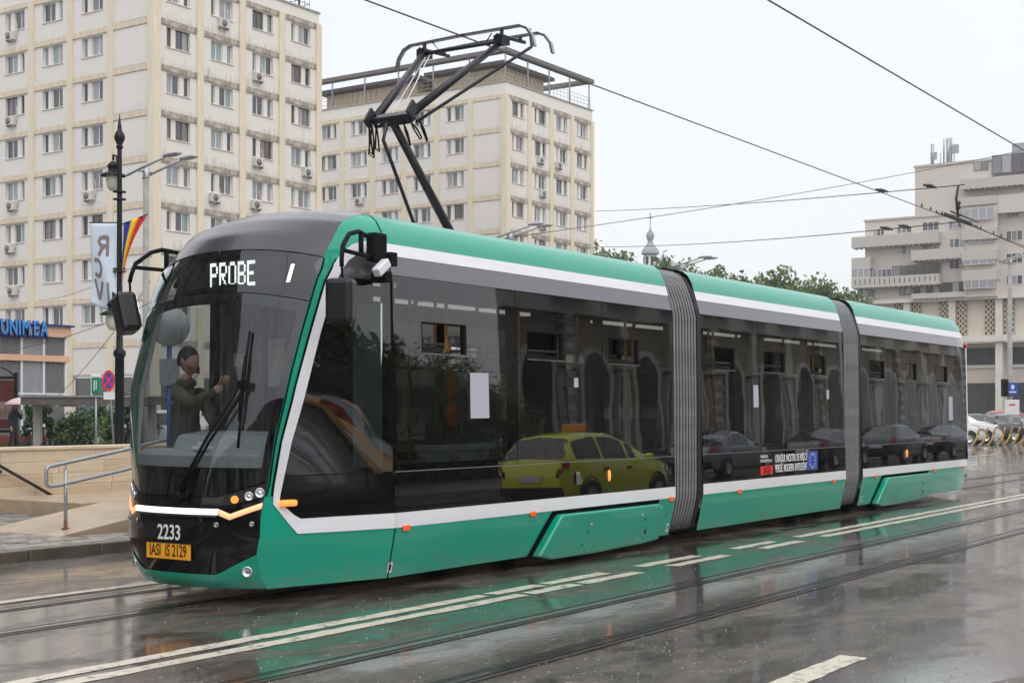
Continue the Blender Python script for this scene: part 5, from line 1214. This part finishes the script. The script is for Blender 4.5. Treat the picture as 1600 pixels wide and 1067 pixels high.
# bus shelter, posters, hedges and signs behind the wall
x, y = D(125, 0, 45)
cn = thing('bus_shelter', 'flat grey shelter roof on wide pale posts in front of the shop windows', 'shelter', (x, y, .2), VR)
MB().box(-1.55, -1.0, 1.72, 2.6, .9, 1.95).build('roof', mat("shelter_roof", (.13, .115, .10), .6, var=.3, vs=3), cn)
MB().box(-1.6, -1.05, 1.952, 2.65, .95, 2.0).build('roof_trim', M['galv'], cn)
for xx in (-1.35, 2.3): MB().box(xx - .12, -.1, 0, xx + .12, .1, 1.72).build('post', mat("shelter_post", (.40, .38, .35), .6, var=.2, vs=3), cn)
for i in range(5): MB().box(-1.3 + i * .85, -.98, 1.66, -1.22 + i * .85, .88, 1.719).build('rafter', M['galv'], cn)
x, y = D(-2, 0, 54)
ap = thing('poster_stand', 'ornate black poster stand with a dark red poster at the left edge', 'poster stand', (x, y, .2), VR)
MB().box(-.72, -.08, 0, -.62, .08, 3.0).box(.62, -.08, 0, .72, .08, 3.0).box(-.62, -.06, .7, .62, .06, .8).box(-.62, -.06, 2.75, .62, .06, 2.85).build('frame', M['lampblack'], ap)
MB().tube([(-.6, 0, 2.87), (-.35, 0, 3.1), (0, 0, 3.22), (.35, 0, 3.1), (.6, 0, 2.87)], .035, 6).build('crest', M['lampblack'], ap)
MB().box(-.58, -.03, .85, .58, .03, 2.7).build('poster', mat("poster_red", (.14, .035, .03), .4, var=.6, vs=2), ap); MB().box(-.5, -.036, 1.2, .5, -.031, 1.9).build('poster_picture', mat("poster_pale", (.30, .22, .2), .4, var=.6, vs=5), ap)
M['hedge'] = mat("hedge_green", (.030, .085, .020), .6, var=.5, vs=3); M['hedge2'] = mat("hedge_dark", (.018, .05, .014), .6)
con = crown_mesh(21, 1, .52, 2600, .06, .02, [M['hedge'], M['hedge2']], cone=True); bsh = crown_mesh(22, 1, 1.15, 2200, .09, .05, [M['hedge'], M['leaf']])
for px, d, h, lb in ((68, 47, 2.0, 'clipped dark green conifer just right of the shelter post'), (46, 49, 1.75, 'clipped dark green conifer just left of the shelter post, beside the walker')):
    x, y = D(px, 0, d); t = thing('conifer', lb, 'shrub', (x, y, .2)); o = put('foliage', con, t); o.scale = (h * .9, h * .9, h); MB().tube([(0, 0, -.1), (0, 0, h * .5)], .04, 6).build('stem', M['bark'], t)
for i, (px, d, h, lb) in enumerate(((115, 52, 1.35, 'low leafy bush left of the green sign'), (135, 53, 1.5, 'leafy bush directly behind the green sign pole'), (158, 52, 1.6, 'leafy bush between the green sign and the black lamp'), (200, 50, 1.9, 'bright leafy bush right of the black lamp'))):
    x, y = D(px, 0, d); t = thing('bush', lb, 'shrub', (x, y, .2)); o = put('foliage', bsh, t, rz=i * 1.7); o.scale = (h, h, h); MB().tube([(0, 0, -.1), (0, 0, h * .5)], .04, 6).build('stem', M['bark'], t)
M['grass'] = mat("lawn_green", (.06, .14, .025), .7, var=.3, vs=.5)
gb = MB(); gr = random.Random(3)
for i in range(9000):
    px, d = gr.uniform(-120, 260), gr.uniform(47, 66); x, y = D(px, 0, d); a = gr.uniform(0, 6.28); h = gr.uniform(.12, .28)
    gb.add([(x - .05 * math.cos(a), y - .05 * math.sin(a), .19), (x + .05 * math.cos(a), y + .05 * math.sin(a), .19), (x + gr.uniform(-.1, .1), y + gr.uniform(-.1, .1), .2 + h)], [(0, 1, 2)])
setting(gb.build('grass', M['grass']), 'stuff')
x, y = D(150, 0, 44)
gs = thing('green_sign', 'small green box sign with a white cap on a thin pole behind the wall', 'sign', (x, y, .2), VR)
MB().tube([(0, 0, 0), (0, 0, 2.1)], .035, 8).build('pole', M['galv'], gs); MB().box(-.13, -.06, 2.05, .13, .06, 2.56).build('box', mat("sign_green", (.0, .20, .11), .4), gs, bevel=.03); MB().box(-.14, -.07, 2.562, .14, .07, 2.66).build('cap', M['inkwhite'], gs, bevel=.02)
MB().box(-.05, -.064, 2.15, -.02, -.061, 2.48).box(.015, -.064, 2.2, .04, -.0605, 2.48).build('mark', M['inkwhite'], gs)
x, y = D(172, 0, 42)
np_ = thing('no_parking_sign', 'round red and blue no-stopping sign on a leaning pole beside the black lamp', 'sign', (x, y, .2), VR)
MB().tube([(.14, 0, 0), (0, 0, 2.1), (-.03, 0, 2.75)], .03, 8).build('pole', M['galv'], np_)
dd_ = MB(); 
for r0, r1, yy, mi in ((0, .24, -.052, 0), (.225, .30, -.054, 1)):
    dd_.add([(r_ * .62 * math.cos(q) - .03, yy, 2.42 + r_ * 1.05 * math.sin(q)) for r_ in (r0 + .001, r1) for q in frange(0, 2 * math.pi, 24)[:-1]], [(i, (i + 1) % 24, 24 + (i + 1) % 24, 24 + i) for i in range(24)], mi)
dd_.obox((-.03, -.056, 2.42), ((.55, 0, .83), (0, 1, 0), (-.83, 0, .55)), .5, .004, .05, 1); dd_.obox((-.03, -.0565, 2.42), ((.55, 0, -.83), (0, 1, 0), (.83, 0, .55)), .5, .004, .05, 1)
dd_.build('disc', [M['signblue'], M['inkred']], np_)
MB().lathe([(0, 0), (.185, 0), (.185, .015), (0, .015)], 20, (-.03, -.03, 2.42), (0, -1, 0)).build('disc_back', M['galv'], np_)
MB().box(-.18, -.05, 1.86, .16, -.03, 2.08).build('plate', M['inkwhite'], np_)
rs_ = thing('round_sign', 'back of a round grey road sign on a blue pole seen through the windscreen', 'sign', (4.28, 5.9, 0), R(-40))
MB().tube([(0, 0, .1), (0, 0, 2.7)], .035, 8).build('pole', mat("blue_pole", (.03, .08, .30), .5), rs_); MB().lathe([(0, 0), (.26, 0), (.265, .02), (.25, .03), (0, .03)], 24, (0, -.06, 2.83), (0, -1, 0)).build('disc', M['galv'], rs_)
MB().box(-.13, -.06, 2.05, .13, -.04, 2.40).build('plate', M['galv'], rs_)

# ------------------------------------------------------------------ cars
def car(name, label, colr, loc, rz, kind='hatch', group=None, taxi=False):
    t = thing(name, label, 'car', loc, rz, group)
    k = 1.08
    if kind == 'suv':
        top = [(0, .75), (.06, 1.05), (.22, 1.22), (.62, 1.60), (1.3, 1.68), (2.1, 1.66), (2.75, 1.42), (3.2, 1.12), (3.7, 1.05), (4.15, .92), (4.32, .70), (4.38, .5)]; L_ = 4.38; bt = 1.06
    elif kind == 'sedan':
        top = [(0, .7), (.05, .98), (.55, 1.06), (.95, 1.28), (1.5, 1.45), (2.1, 1.46), (2.7, 1.30), (3.2, 1.0), (3.8, .92), (4.25, .8), (4.42, .62), (4.48, .45)]; L_ = 4.48; bt = .95
    else:
        top = [(0, .7), (.04, .98), (.18, 1.18), (.42, 1.47), (1.1, 1.55), (1.9, 1.53), (2.5, 1.34), (3.0, 1.03), (3.5, .95), (3.9, .82), (4.05, .62), (4.1, .45)]; L_ = 4.1; bt = .97
    hw = [(0, .66), (.12, .80), (.6, .87), (L_ - .9, .87), (L_ - .25, .78), (L_, .58)]
    lo = [(0, .36), (.4, .24), (L_ - .4, .22), (L_, .32)]
    def pt(x, j, o=0.):
        w_, zt_, zl = lerp(hw, x) + o, lerp(top, x) + o, lerp(lo, x); zb_ = min(bt - .02 * (x - 2), zt_ - .015)
        q = max(0, (zt_ - zb_)) / .55; rw_ = w_ - .26 * q
        P = [(w_ * .88, zl), (w_ * .985, zl + .1), (w_, (zl + zb_) * .5), (w_ * .985, zb_ - .04), (w_ * .955 if q < .15 else w_ * .96, zb_), (rw_, zt_ - .07 * min(1, q * 2)), (rw_ * .8, zt_ - .012 * min(1, q * 2)), (0, zt_ + .012)]
        s = 1 if j >= 0 else -1; j = abs(j); i = min(6, int(j)); f = j - i
        return (x, s * (P[i][0] + (P[i + 1][0] - P[i][0]) * f), P[i][1] + (P[i + 1][1] - P[i][1]) * f)
    xs = sorted(set([x for x, _ in top] + frange(0, L_, 20)))
    b = MB()
    for s in (1, -1): b.grid(lambda u, v: (lambda p: (p[0], s * p[1], p[2]))(pt(u, v)), xs, range(8))
    b.add([(x, s * pt(x, 0)[1], pt(x, 0)[2]) for x in (0.02, L_ - .02) for s in (-1, 1)], [(0, 1, 3, 2)])
    for xe in (0, L_): b.add([pt(xe, j) for j in range(8)] + [(p[0], -p[1], p[2]) for p in [pt(xe, j) for j in range(6, -1, -1)]], [tuple(range(15))])
    b.build('body', colr, t)
    r0 = [x for x, z in top if z > bt + .08]; x0, x1 = min(r0), max(r0)
    cab0, cab1 = top[[x for x, _ in top].index(x0)][0], x1
    for s in (1, -1):
        for (a, c) in ((cab0 + .22, 1.28), (1.36, 2.18), (2.26, min(cab1, 2.82))):
            g = MB().grid(lambda u, v: (lambda p: (p[0], s * p[1], p[2]))(pt(u, v, .006)), frange(a, c, 5), [4.1, 4.5, 4.92]); g.build('side_window', M['carglass'], t)
        mr_ = MB(); mr_.sphere((2.72, s * .98, bt + .06), (.08, .10, .07), 8, 6); mr_.build('wing_mirror', colr, t)
    i2 = [x for x, z in top if z > bt + .45]; f0, f1 = max(i2) + .1, max(i2) + 1.02
    MB().grid(lambda u, v: pt(u, v, .006) if v >= 0 else pt(u, v, .006), frange(f0, min(f1, cab1 + .1), 5), [-6.95, -6.5, -6, -5.3][::-1] + [5.3, 6, 6.5, 6.95][::-1][::-1][:0] or [-6.95, -6.5, -6, -5.3]).build('windscreen', M['carglass'], t)
    MB().grid(lambda u, v: pt(u, v, .006), frange(f0, min(f1, cab1 + .1), 5), [5.3, 6, 6.5, 6.999]).build('windscreen', M['carglass'], t)
    for v0 in (-1, 1): MB().grid(lambda u, v: pt(u, v0 * v, .006), frange(.08, min(i2) - .02, 4), [5.2, 6, 6.999]).build('rear_window', M['carglass'], t)
    for x in (.78, L_ - .82):
        for s in (1, -1):
            a = MB(); a.lathe([(0, 0), (.37, 0), (.37, .02), (.35, .022)], 20, (x, s * .855, .34), (0, s, 0)); a.build('wheel_arch', M['tyre'], t)
            wv = MB(); wv.lathe([(.18, .03), (.30, .04), (.32, .015), (.32, -.12)], 22, (x, s * .87, .32), (0, s, 0)); wo_ = wv.build('wheel', M['tyre'], t)
            rv = MB(); rv.lathe([(0, .035), (.06, .04), (.2, .028), (.2, .045)], 14, (x, s * .87, .32), (0, s, 0))
            rv.build('rim', M['rim'], wo_)
    for s in (1, -1):
        MB().grid(lambda u, v: (lambda p: (p[0], s * p[1], p[2]))(pt(u, v, .008)), frange(.02, .16, 3), [2.7, 3.2, 4.0]).build('tail_light', M['red'], t)
        MB().grid(lambda u, v: (lambda p: (p[0], s * p[1], p[2]))(pt(u, v, .008)), frange(L_ - .34, L_ - .08, 4), [2.6, 3.0, 3.6]).build('headlight', M['lens'], t)
        MB().box(1.25, s * .875 - .01, bt - .16, 1.42, s * .875 + .01, bt - .12).box(2.1, s * .875 - .01, bt - .16, 2.27, s * .875 + .01, bt - .12).build('door_handle', M['blackplast'], t)
        MB().box(.6, s * .85 - .015, .24, L_ - .6, s * .85 + .015, .34).build('sill', M['blackplast'], t)
    MB().box(-.02, -.7, .36, .1, .7, .52).box(L_ - .1, -.6, .34, L_ + .015, .6, .48).build('bumper', M['blackplast'], t)
    MB().box(-.03, -.26, .62, -.005, .26, .73).build('number_plate', M['inkwhite'], t)
    if taxi: MB().box(1.5, -.3, 1.55, 1.62, .3, 1.72).build('roof_sign', mat("taxi_sign", (.7, .25, .03), .4), t, bevel=.03)
    for o in list(t.children): pass
    k = 1.0 if taxi else k
    t.scale = (k, k, k)
    return t
def paint(n, c): return mat(n, c, .25, coat=.8)
cw = paint("car_white", (.68, .69, .71)); cdk = paint("car_dark", (.035, .04, .048)); cgr = paint("car_grey", (.16, .18, .20)); crd = paint("car_red", (.45, .055, .03)); cty = paint("taxi_lime", (.74, .78, .03)); cor = paint("taxi_orange", (.74, .34, .05)); cbl = paint("car_black", (.015, .016, .018))
GC = 'cars parked on the right'
x, y = D(1536, 0, 76); car('parked_car', 'white car parked nearest the rear end of the tram', cw, (x - 1.9, y + 3.4, 0), R(-68), 'suv', GC)
x, y = D(1500, 0, 72); car('parked_car', 'second white car, half hidden right behind the rear end of the tram', cw, (x - 1.0, y + 3.0, 0), R(-68), 'hatch', GC)
x, y = D(1566, 0, 80); car('parked_car', 'dark blue-grey car parked between the white car and the grey car', cdk, (x - 1.2, y + 3.2, 0), R(-68), 'sedan', GC)
x, y = D(1590, 0, 83); car('parked_car', 'mid-grey car parked at the right edge beyond the dark car', cgr, (x - 1.2, y + 2.6, 0), R(-68), 'sedan', GC)
x, y = D(1584, 0, 100); car('parked_car', 'red car parked further back at the right edge of the photo', crd, (x - 1.2, y + 2.0, 0), R(-60), 'suv', GC)
x, y = D(338, 0, 52); car('parked_car', 'white car behind the stone wall, its bonnet beside the foot of the black lamp', cw, (x, y, .1), R(124), 'hatch')
car('taxi', 'lime yellow taxi in the street, mirrored in the long side windows of the tram', cty, (13.6, -6.3, 0), R(2), 'hatch', None, True)
car('taxi', 'orange taxi in the street, mirrored in the front side panels of the tram', cor, (5.6, -9.3, 0), R(2), 'sedan', None, True)
for i, (x, y, c_, lb) in enumerate(((42, -12.6, cbl, 'black car parked across the street, mirrored mid-tram'), (50, -12.6, cdk, 'dark car parked across the street, mirrored in the middle section'), (57, -12.6, cbl, 'black car parked across the street, mirrored near the second bellows'), (76, -12.6, cbl, 'black car parked across the street, mirrored in the rear section'), (33, -12.8, cgr, 'grey car parked across the street, mirrored beside the lime taxi'))):
    car('parked_car', lb, c_, (x, y, 0), R(0), 'sedan' if i % 2 == 0 else 'hatch', 'cars across the street')

# yellow hoops in front of the parked cars
M['hoopyellow'] = mat("hoop_yellow", (.50, .32, .06), .5, var=.35, vs=9, col2=(.25, .16, .05)); M['hoopgrey'] = mat("hoop_grey", (.20, .20, .21), .5)
hy = MB(); hy.tube([(0, 0, .55), (.03, 0, .72), (.10, 0, .90)], .055, 8); hy = hy.mesh('upper_arc', M['hoopyellow'])
hg = MB(); hg.tube([(-.35, 0, 0), (-.22, 0, .12), (-.1, 0, .30), (0, 0, .56)], .055, 8); hg = hg.mesh('lower_arc', M['hoopyellow'])
hf = MB(); hf.lathe([(0, 0), (.12, 0), (.1, .05), (.06, .07), (0, .07)], 10, (-.34, 0, 0)); hf = hf.mesh('foot', M['hoopgrey'])
hlab = ('yellow curved barrier post closest to the rear of the tram', 'second yellow curved barrier post from the tram', 'yellow curved barrier post in front of the white car front wheel', 'yellow curved barrier post just ahead of the white car nose', 'yellow curved barrier post in front of the dark car', 'yellow curved barrier post in front of the grey car', 'yellow curved barrier post at the very edge of the photo')
for i, px in enumerate((1528, 1541, 1553, 1568, 1579, 1591, 1603)):
    x, y = D(px, 0, 70 + i * .6)
    t = thing('barrier_post', hlab[i], 'barrier', (x, y, 0), VR, 'yellow curved barrier posts'); s = 1 if i % 2 else 1
    for me, nm in ((hy, 'upper_arc'), (hg, 'lower_arc'), (hf, 'foot')): put(nm, me, t)

# bicycle behind the wall
x, y = D(106, 0, 42)
bk = thing('bicycle', 'dark bicycle parked behind the stone wall below the green sign', 'bicycle', (x, y, .2), VR + .3)
def ring(c, r_, t_): return MB().tube([(c[0] + r_ * math.cos(q), c[1], c[2] + r_ * math.sin(q)) for q in frange(0, 2 * math.pi, 24)[:-1]], t_, 6, closed=True)
for xx in (-.5, .5):
    w_ = ring((xx, 0, .34), .32, .022).build('wheel', M['tyre'], bk); s_ = MB()
    for q in frange(0, 6.283, 10)[:-1]: s_.tube([(xx, 0, .34), (xx + .31 * math.cos(q), 0, .34 + .31 * math.sin(q))], .004, 4)
    s_.build('spokes', M['rim'], w_)
MB().tube([(-.5, 0, .34), (-.05, 0, .32), (.38, 0, .78), (-.2, 0, .80), (-.05, 0, .32)], .02, 6).tube([(-.5, 0, .34), (-.2, 0, .80), (-.25, 0, .95)], .018, 6).tube([(.5, 0, .34), (.38, 0, .78), (.34, 0, 1.0)], .02, 6).build('frame', M['lampblack'], bk)
sd_ = MB(); sd_.sphere((-.26, 0, .98), (.13, .07, .04), 10, 6); sd_.build('saddle', M['rubber'], bk)
MB().tube([(.30, -.3, 1.02), (.36, -.1, 1.02), (.36, .1, 1.02), (.30, .3, 1.02)], .016, 6).build('handlebar', M['lampblack'], bk)

# ------------------------------------------------------------------ people
M['skin'] = mat("skin", (.50, .29, .21), .55, var=.12, vs=20); M['beardc'] = mat("short_beard", (.13, .08, .06), .7, bump=.5, bs=120); M['hair'] = mat("dark_hair", (.018, .014, .012), .6, bump=.4, bs=90); M['olive'] = mat("olive_jacket", (.085, .078, .055), .8, var=.3, vs=12, bump=.25, bs=25)
M['navy'] = mat("navy_jacket", (.022, .028, .045), .8, var=.3, vs=10); M['trouser'] = mat("dark_trousers", (.03, .032, .04), .8); M['shoe'] = mat("dark_shoe", (.012, .012, .012), .5); M['collar'] = mat("pale_collar", (.36, .38, .38), .8)
def figure(name, label, loc, rz, s, jacket, lay, hat=None, beard=False, turn=0.):
    """lay: joint name -> position (x forward, y left, z up) for a 1.75 m person"""
    t = thing(name, label, 'person', loc, rz)
    Jt = dict(pel=(0, 0, .95), spi=(0, 0, 1.14), che=(.01, 0, 1.34), nek=(.01, 0, 1.48), hed=(.03, 0, 1.56),
              shl=(0, .185, 1.42), ell=(-.02, .25, 1.14), wrl=(.05, .25, .90), hal=(.08, .25, .82), shr=(0, -.185, 1.42), elr=(-.02, -.25, 1.14), wrr=(.05, -.25, .90), har=(.08, -.25, .82),
              hil=(0, .10, .90), knl=(.02, .11, .50), anl=(0, .11, .09), tol=(.16, .12, .05), hir=(0, -.10, .90), knr=(.02, -.11, .50), anr=(0, -.11, .09), tor=(.16, -.12, .05)); Jt.update(lay)
    Rd = dict(pel=.17, spi=.165, che=.19, nek=.062, hed=.06, shl=.078, shr=.078, ell=.056, elr=.058, wrl=.04, wrr=.04, hal=.036, har=.036, hil=.10, hir=.10, knl=.068, knr=.068, anl=.048, anr=.048, tol=.042, tor=.042)
    names = list(Jt); ix = {n: i for i, n in enumerate(names)}
    E = [('pel', 'spi'), ('spi', 'che'), ('che', 'nek'), ('nek', 'hed'), ('che', 'shl'), ('shl', 'ell'), ('ell', 'wrl'), ('wrl', 'hal'), ('che', 'shr'), ('shr', 'elr'), ('elr', 'wrr'), ('wrr', 'har'), ('pel', 'hil'), ('hil', 'knl'), ('knl', 'anl'), ('anl', 'tol'), ('pel', 'hir'), ('hir', 'knr'), ('knr', 'anr'), ('anr', 'tor')]
    me = bpy.data.meshes.new('skeleton'); me.from_pydata([Jt[n] for n in names], [(ix[a], ix[b_]) for a, b_ in E], [])
    tmp = bpy.data.objects.new('skeleton', me); COL.objects.link(tmp)
    sk = tmp.modifiers.new('skin', 'SKIN')
    for n in names:
        v = me.skin_vertices[0].data[ix[n]]; r_ = Rd[n]; v.radius = (r_ * (1.0 if n not in ('che', 'spi', 'pel') else 1.05), r_ * (1 if n not in ('che', 'spi', 'pel') else .82)); v.use_root = n == 'pel'
    sb = tmp.modifiers.new('sub', 'SUBSURF'); sb.levels = 2; sb.render_levels = 2
    sk.branch_smoothing = 1.0; sm_ = tmp.modifiers.new('soft', 'SMOOTH'); sm_.factor = .5; sm_.iterations = 3
    dg = bpy.context.evaluated_depsgraph_get(); ev = tmp.evaluated_get(dg); em = ev.to_mesh()
    b = MB(); vs = [tuple(v.co) for v in em.vertices]
    def seg(p, a, c):
        a, c = Vector(Jt[a]), Vector(Jt[c]); d = c - a; k = max(0, min(1, (p - a).dot(d) / d.length_squared)); return (p - a - d * k).length
    kinds = {}
    for a, c in E: kinds[(a, c)] = 0 if c in ('spi', 'che', 'shl', 'shr', 'ell', 'elr', 'wrl', 'wrr') or (a, c) == ('che', 'nek') else 1 if c in ('hed', 'hal', 'har') else 3 if c in ('tol', 'tor') else 2
    b.v = vs
    for p in em.polygons:
        c = Vector(p.center); k = min(kinds, key=lambda e_: seg(c, *e_)); mi = kinds[k]
        if k == ('che', 'nek') and c.z > 1.485: mi = 1
        if k in (('pel', 'hil'), ('pel', 'hir')) and c.z > .86: mi = 0
        b.f.append(tuple(p.vertices)); b.mi.append(mi); b.sm.append(True)
    ev.to_mesh_clear(); bpy.data.objects.remove(tmp)
    # head with brow, nose, jaw, ears
    cr, sr_ = math.cos(turn), math.sin(turn); hc = Vector(Jt['hed']) + Vector((.015, 0, .105))
    def hd(p):
        x_, y_, z_ = p; return (hc.x + x_ * cr - y_ * sr_, hc.y + x_ * sr_ + y_ * cr, hc.z + z_)
    n_, m_ = 20, 16; hv = []
    for i in range(m_ + 1):
        th_ = math.pi * i / m_
        for j in range(n_):
            q = 2 * math.pi * j / n_; x_, y_, z_ = .098 * math.sin(th_) * math.cos(q), .077 * math.sin(th_) * math.sin(q), .122 * math.cos(th_)
            if z_ < -.02: k = (-.02 - z_) / .1; y_ *= 1 - .28 * k; x_ = x_ * (1 - .15 * k) + .018 * k
            if abs(y_) < .03 and x_ > .05:
                if -.045 < z_ < .015: x_ += .022 * (1 - abs(y_) / .03) * (1 if z_ < -.01 else .6)
                if .02 < z_ < .045: x_ += .006
                if -.085 < z_ < -.055: x_ += .006
            hv.append(hd((x_, y_, z_)))
    b.add(hv, [(i * n_ + j, (i + 1) * n_ + j, (i + 1) * n_ + (j + 1) % n_, i * n_ + (j + 1) % n_) for i in range(m_) for j in range(n_)], 1, True)
    for s_ in (-1, 1): b.sphere(hd((-.005, s_ * .079, -.005)), (.02, .010, .032), 8, 6, 1)
    for h_, w_ in (('hal', 'wrl'), ('har', 'wrr')):
        p = Vector(Jt[h_]); d = (p - Vector(Jt[w_])).normalized(); sd2 = d.cross(Vector((1, 0, 0) if abs(d.x) < .8 else (0, 0, 1))).normalized(); nn = d.cross(sd2)
        for k2, (off, ln) in enumerate(((-.026, .050), (-.009, .062), (.009, .064), (.025, .054))): b.tube([p + sd2 * off * .6, p + sd2 * off + d * (.03 + ln * .45), p + sd2 * off * 1.1 + d * (.03 + ln * .85) + nn * .018], [.0105, .0095, .007], 6, 1)
        b.tube([p - d * .02 + sd2 * -.025, p + sd2 * -.055 + d * .03, p + sd2 * -.06 + d * .06], [.012, .011, .008], 6, 1)
    b.build('body', [jacket, M['skin'], M['trouser'], M['shoe']], t)
    hm_ = MB()
    if hat:
        hm_.lathe([(.112, .03), (.118, .05), (.115, .09), (.085, .13), (.04, .143), (0, .145)], 18, hd((-.006, 0, 0))); hm_.obox(hd((.105, 0, .045)), ((cr, sr_, 0), (-sr_, cr, 0), (0, 0, 1)), .09, .14, .012); hm_.build('cap', hat, t)
    else:
        pts = []
        for i in range(9):
            th_ = math.pi * .56 * i / 8
            for j in range(20):
                q = 2 * math.pi * j / 20; f = math.cos(q); k = th_ * (1 - .34 * max(0, f)) * (1.12 if f < -.2 else 1)
                pts.append(hd((.106 * math.sin(k) * math.cos(q) - .006, .084 * math.sin(k) * math.sin(q), .128 * math.cos(k) + .006)))
        hm_.add(pts, [(i * 20 + j, (i + 1) * 20 + j, (i + 1) * 20 + (j + 1) % 20, i * 20 + (j + 1) % 20) for i in range(8) for j in range(20)], 0, True); hm_.build('hair', M['hair'], t)
    if beard:
        bd = MB(); bd.grid(lambda u, v: hd((.079 * math.cos(u) * (1 - .10 * v) + .020 + .012 * v, .064 * abs(math.sin(u)) ** .8 * math.copysign(1, u) * (1 - .22 * v), -.066 - .050 * v + .045 * (abs(u) / 1.5) ** 2)), frange(-1.5, 1.5, 16), [0, .3, .6, .85, 1]); bd.build('beard', M['beardc'], t, solid=.006)
    cl = MB(); cl.lathe([(.082, 0), (.095, .02), (.085, .055), (.075, .05)], 14, (.01, 0, 1.445)); cl.build('collar', jacket if beard else M['navy'], t)
    t.scale = (s, s, s); return t
drv = figure('person', 'bearded man in a dark olive jacket standing in the cab, one hand raised', (.95, 2.0, .33), R(-86), 1.12, M['olive'],
             dict(shr=(.02, -.19, 1.43), elr=(.30, -.25, 1.29), wrr=(.55, -.20, 1.40), har=(.595, -.18, 1.455), ell=(.08, .25, 1.16), wrl=(.26, .20, 1.02), hal=(.33, .17, 1.0)), beard=True, turn=.06)
x, y = D(22, 0, 53)
wk = figure('person', 'walker in a dark jacket and cap under a pink umbrella at the left edge', (x, y, .2), R(-75), 1.04, M['navy'],
            dict(ell=(.12, .24, 1.16), wrl=(.22, .14, 1.34), hal=(.24, .12, 1.42), knl=(.08, .1, .5), anl=(.16, .1, .09), tol=(.31, .1, .05), knr=(-.02, -.1, .5), anr=(-.16, -.1, .12), tor=(-.02, -.1, .05)), hat=M['hair'])
um = thing('umbrella', 'pale pink patterned umbrella held over the walker at the left edge', 'umbrella', (x, y, .2), R(-75))
M['pink'] = mat("umbrella_pink", (.62, .36, .40), .7, var=.3, vs=7, col2=(.50, .46, .46))
uc = Vector((.20, .02, 1.92)); cv = MB()
cv.grid(lambda u, v: (uc.x + v * .56 * math.cos(u) * (1 - .05 * abs(math.sin(u * 4))), uc.y + v * .56 * math.sin(u) * (1 - .05 * abs(math.sin(u * 4))), uc.z + .10 - .26 * v ** 1.8), frange(0, 2 * math.pi, 32), [.01, .25, .5, .75, 1])
cv.build('canopy', M['pink'], um, solid=.004)
MB().tube([(.24, .13, 1.42), (uc.x, uc.y, uc.z + .16)], .010, 6).build('shaft', M['steel'], um)
rbm = MB()
for i in range(8): rbm.tube([(uc.x + .02 * math.cos(i * .785), uc.y + .02 * math.sin(i * .785), uc.z + .085), (uc.x + .3 * math.cos(i * .785), uc.y + .3 * math.sin(i * .785), uc.z - .0), (uc.x + .55 * math.cos(i * .785), uc.y + .55 * math.sin(i * .785), uc.z - .155)], .004, 4)
rbm.build('ribs', M['steel'], um)

# ------------------------------------------------------------------ rain haze in the air
hz = MB().box(-149, -119, -1, 299, 189, 44).build('haze', bpy.data.materials.new("rain_haze"))
hm2 = hz.data.materials[0]; hm2.use_nodes = True; hn = hm2.node_tree; hn.nodes.remove(hn.nodes["Principled BSDF"])
pvn = hn.nodes.new("ShaderNodeVolumePrincipled"); pvn.inputs["Color"].default_value = (.93, .94, .96, 1); pvn.inputs["Density"].default_value = .0004; pvn.inputs["Anisotropy"].default_value = .2
hn.links.new(pvn.outputs[0], hn.nodes["Material Output"].inputs["Volume"]); hz['kind'] = 'stuff'

# rain hitting the road: many tiny splashes near the camera
spm = mat("splash_water", (.24, .24, .25), .15); sp = MB(); sr2 = random.Random(9)
for i in range(3600):
    d = 7.5 + 26 * sr2.random() ** 1.4; px = sr2.uniform(-60, 1680); x, y = D(px, 0, d)
    if y > 5.1 or (-.1 < y < 2.6 and 0 < x < 20.6): continue
    s_ = sr2.uniform(.003, .009); h_ = sr2.uniform(.002, .008)
    sp.add([(x - s_, y - s_, .004), (x + s_, y - s_, .004), (x, y + s_, .004), (x + sr2.uniform(-.01, .01), y, .004 + h_)], [(0, 1, 3), (1, 2, 3), (2, 0, 3)])
setting(sp.build('rain_splash', spm), 'stuff')
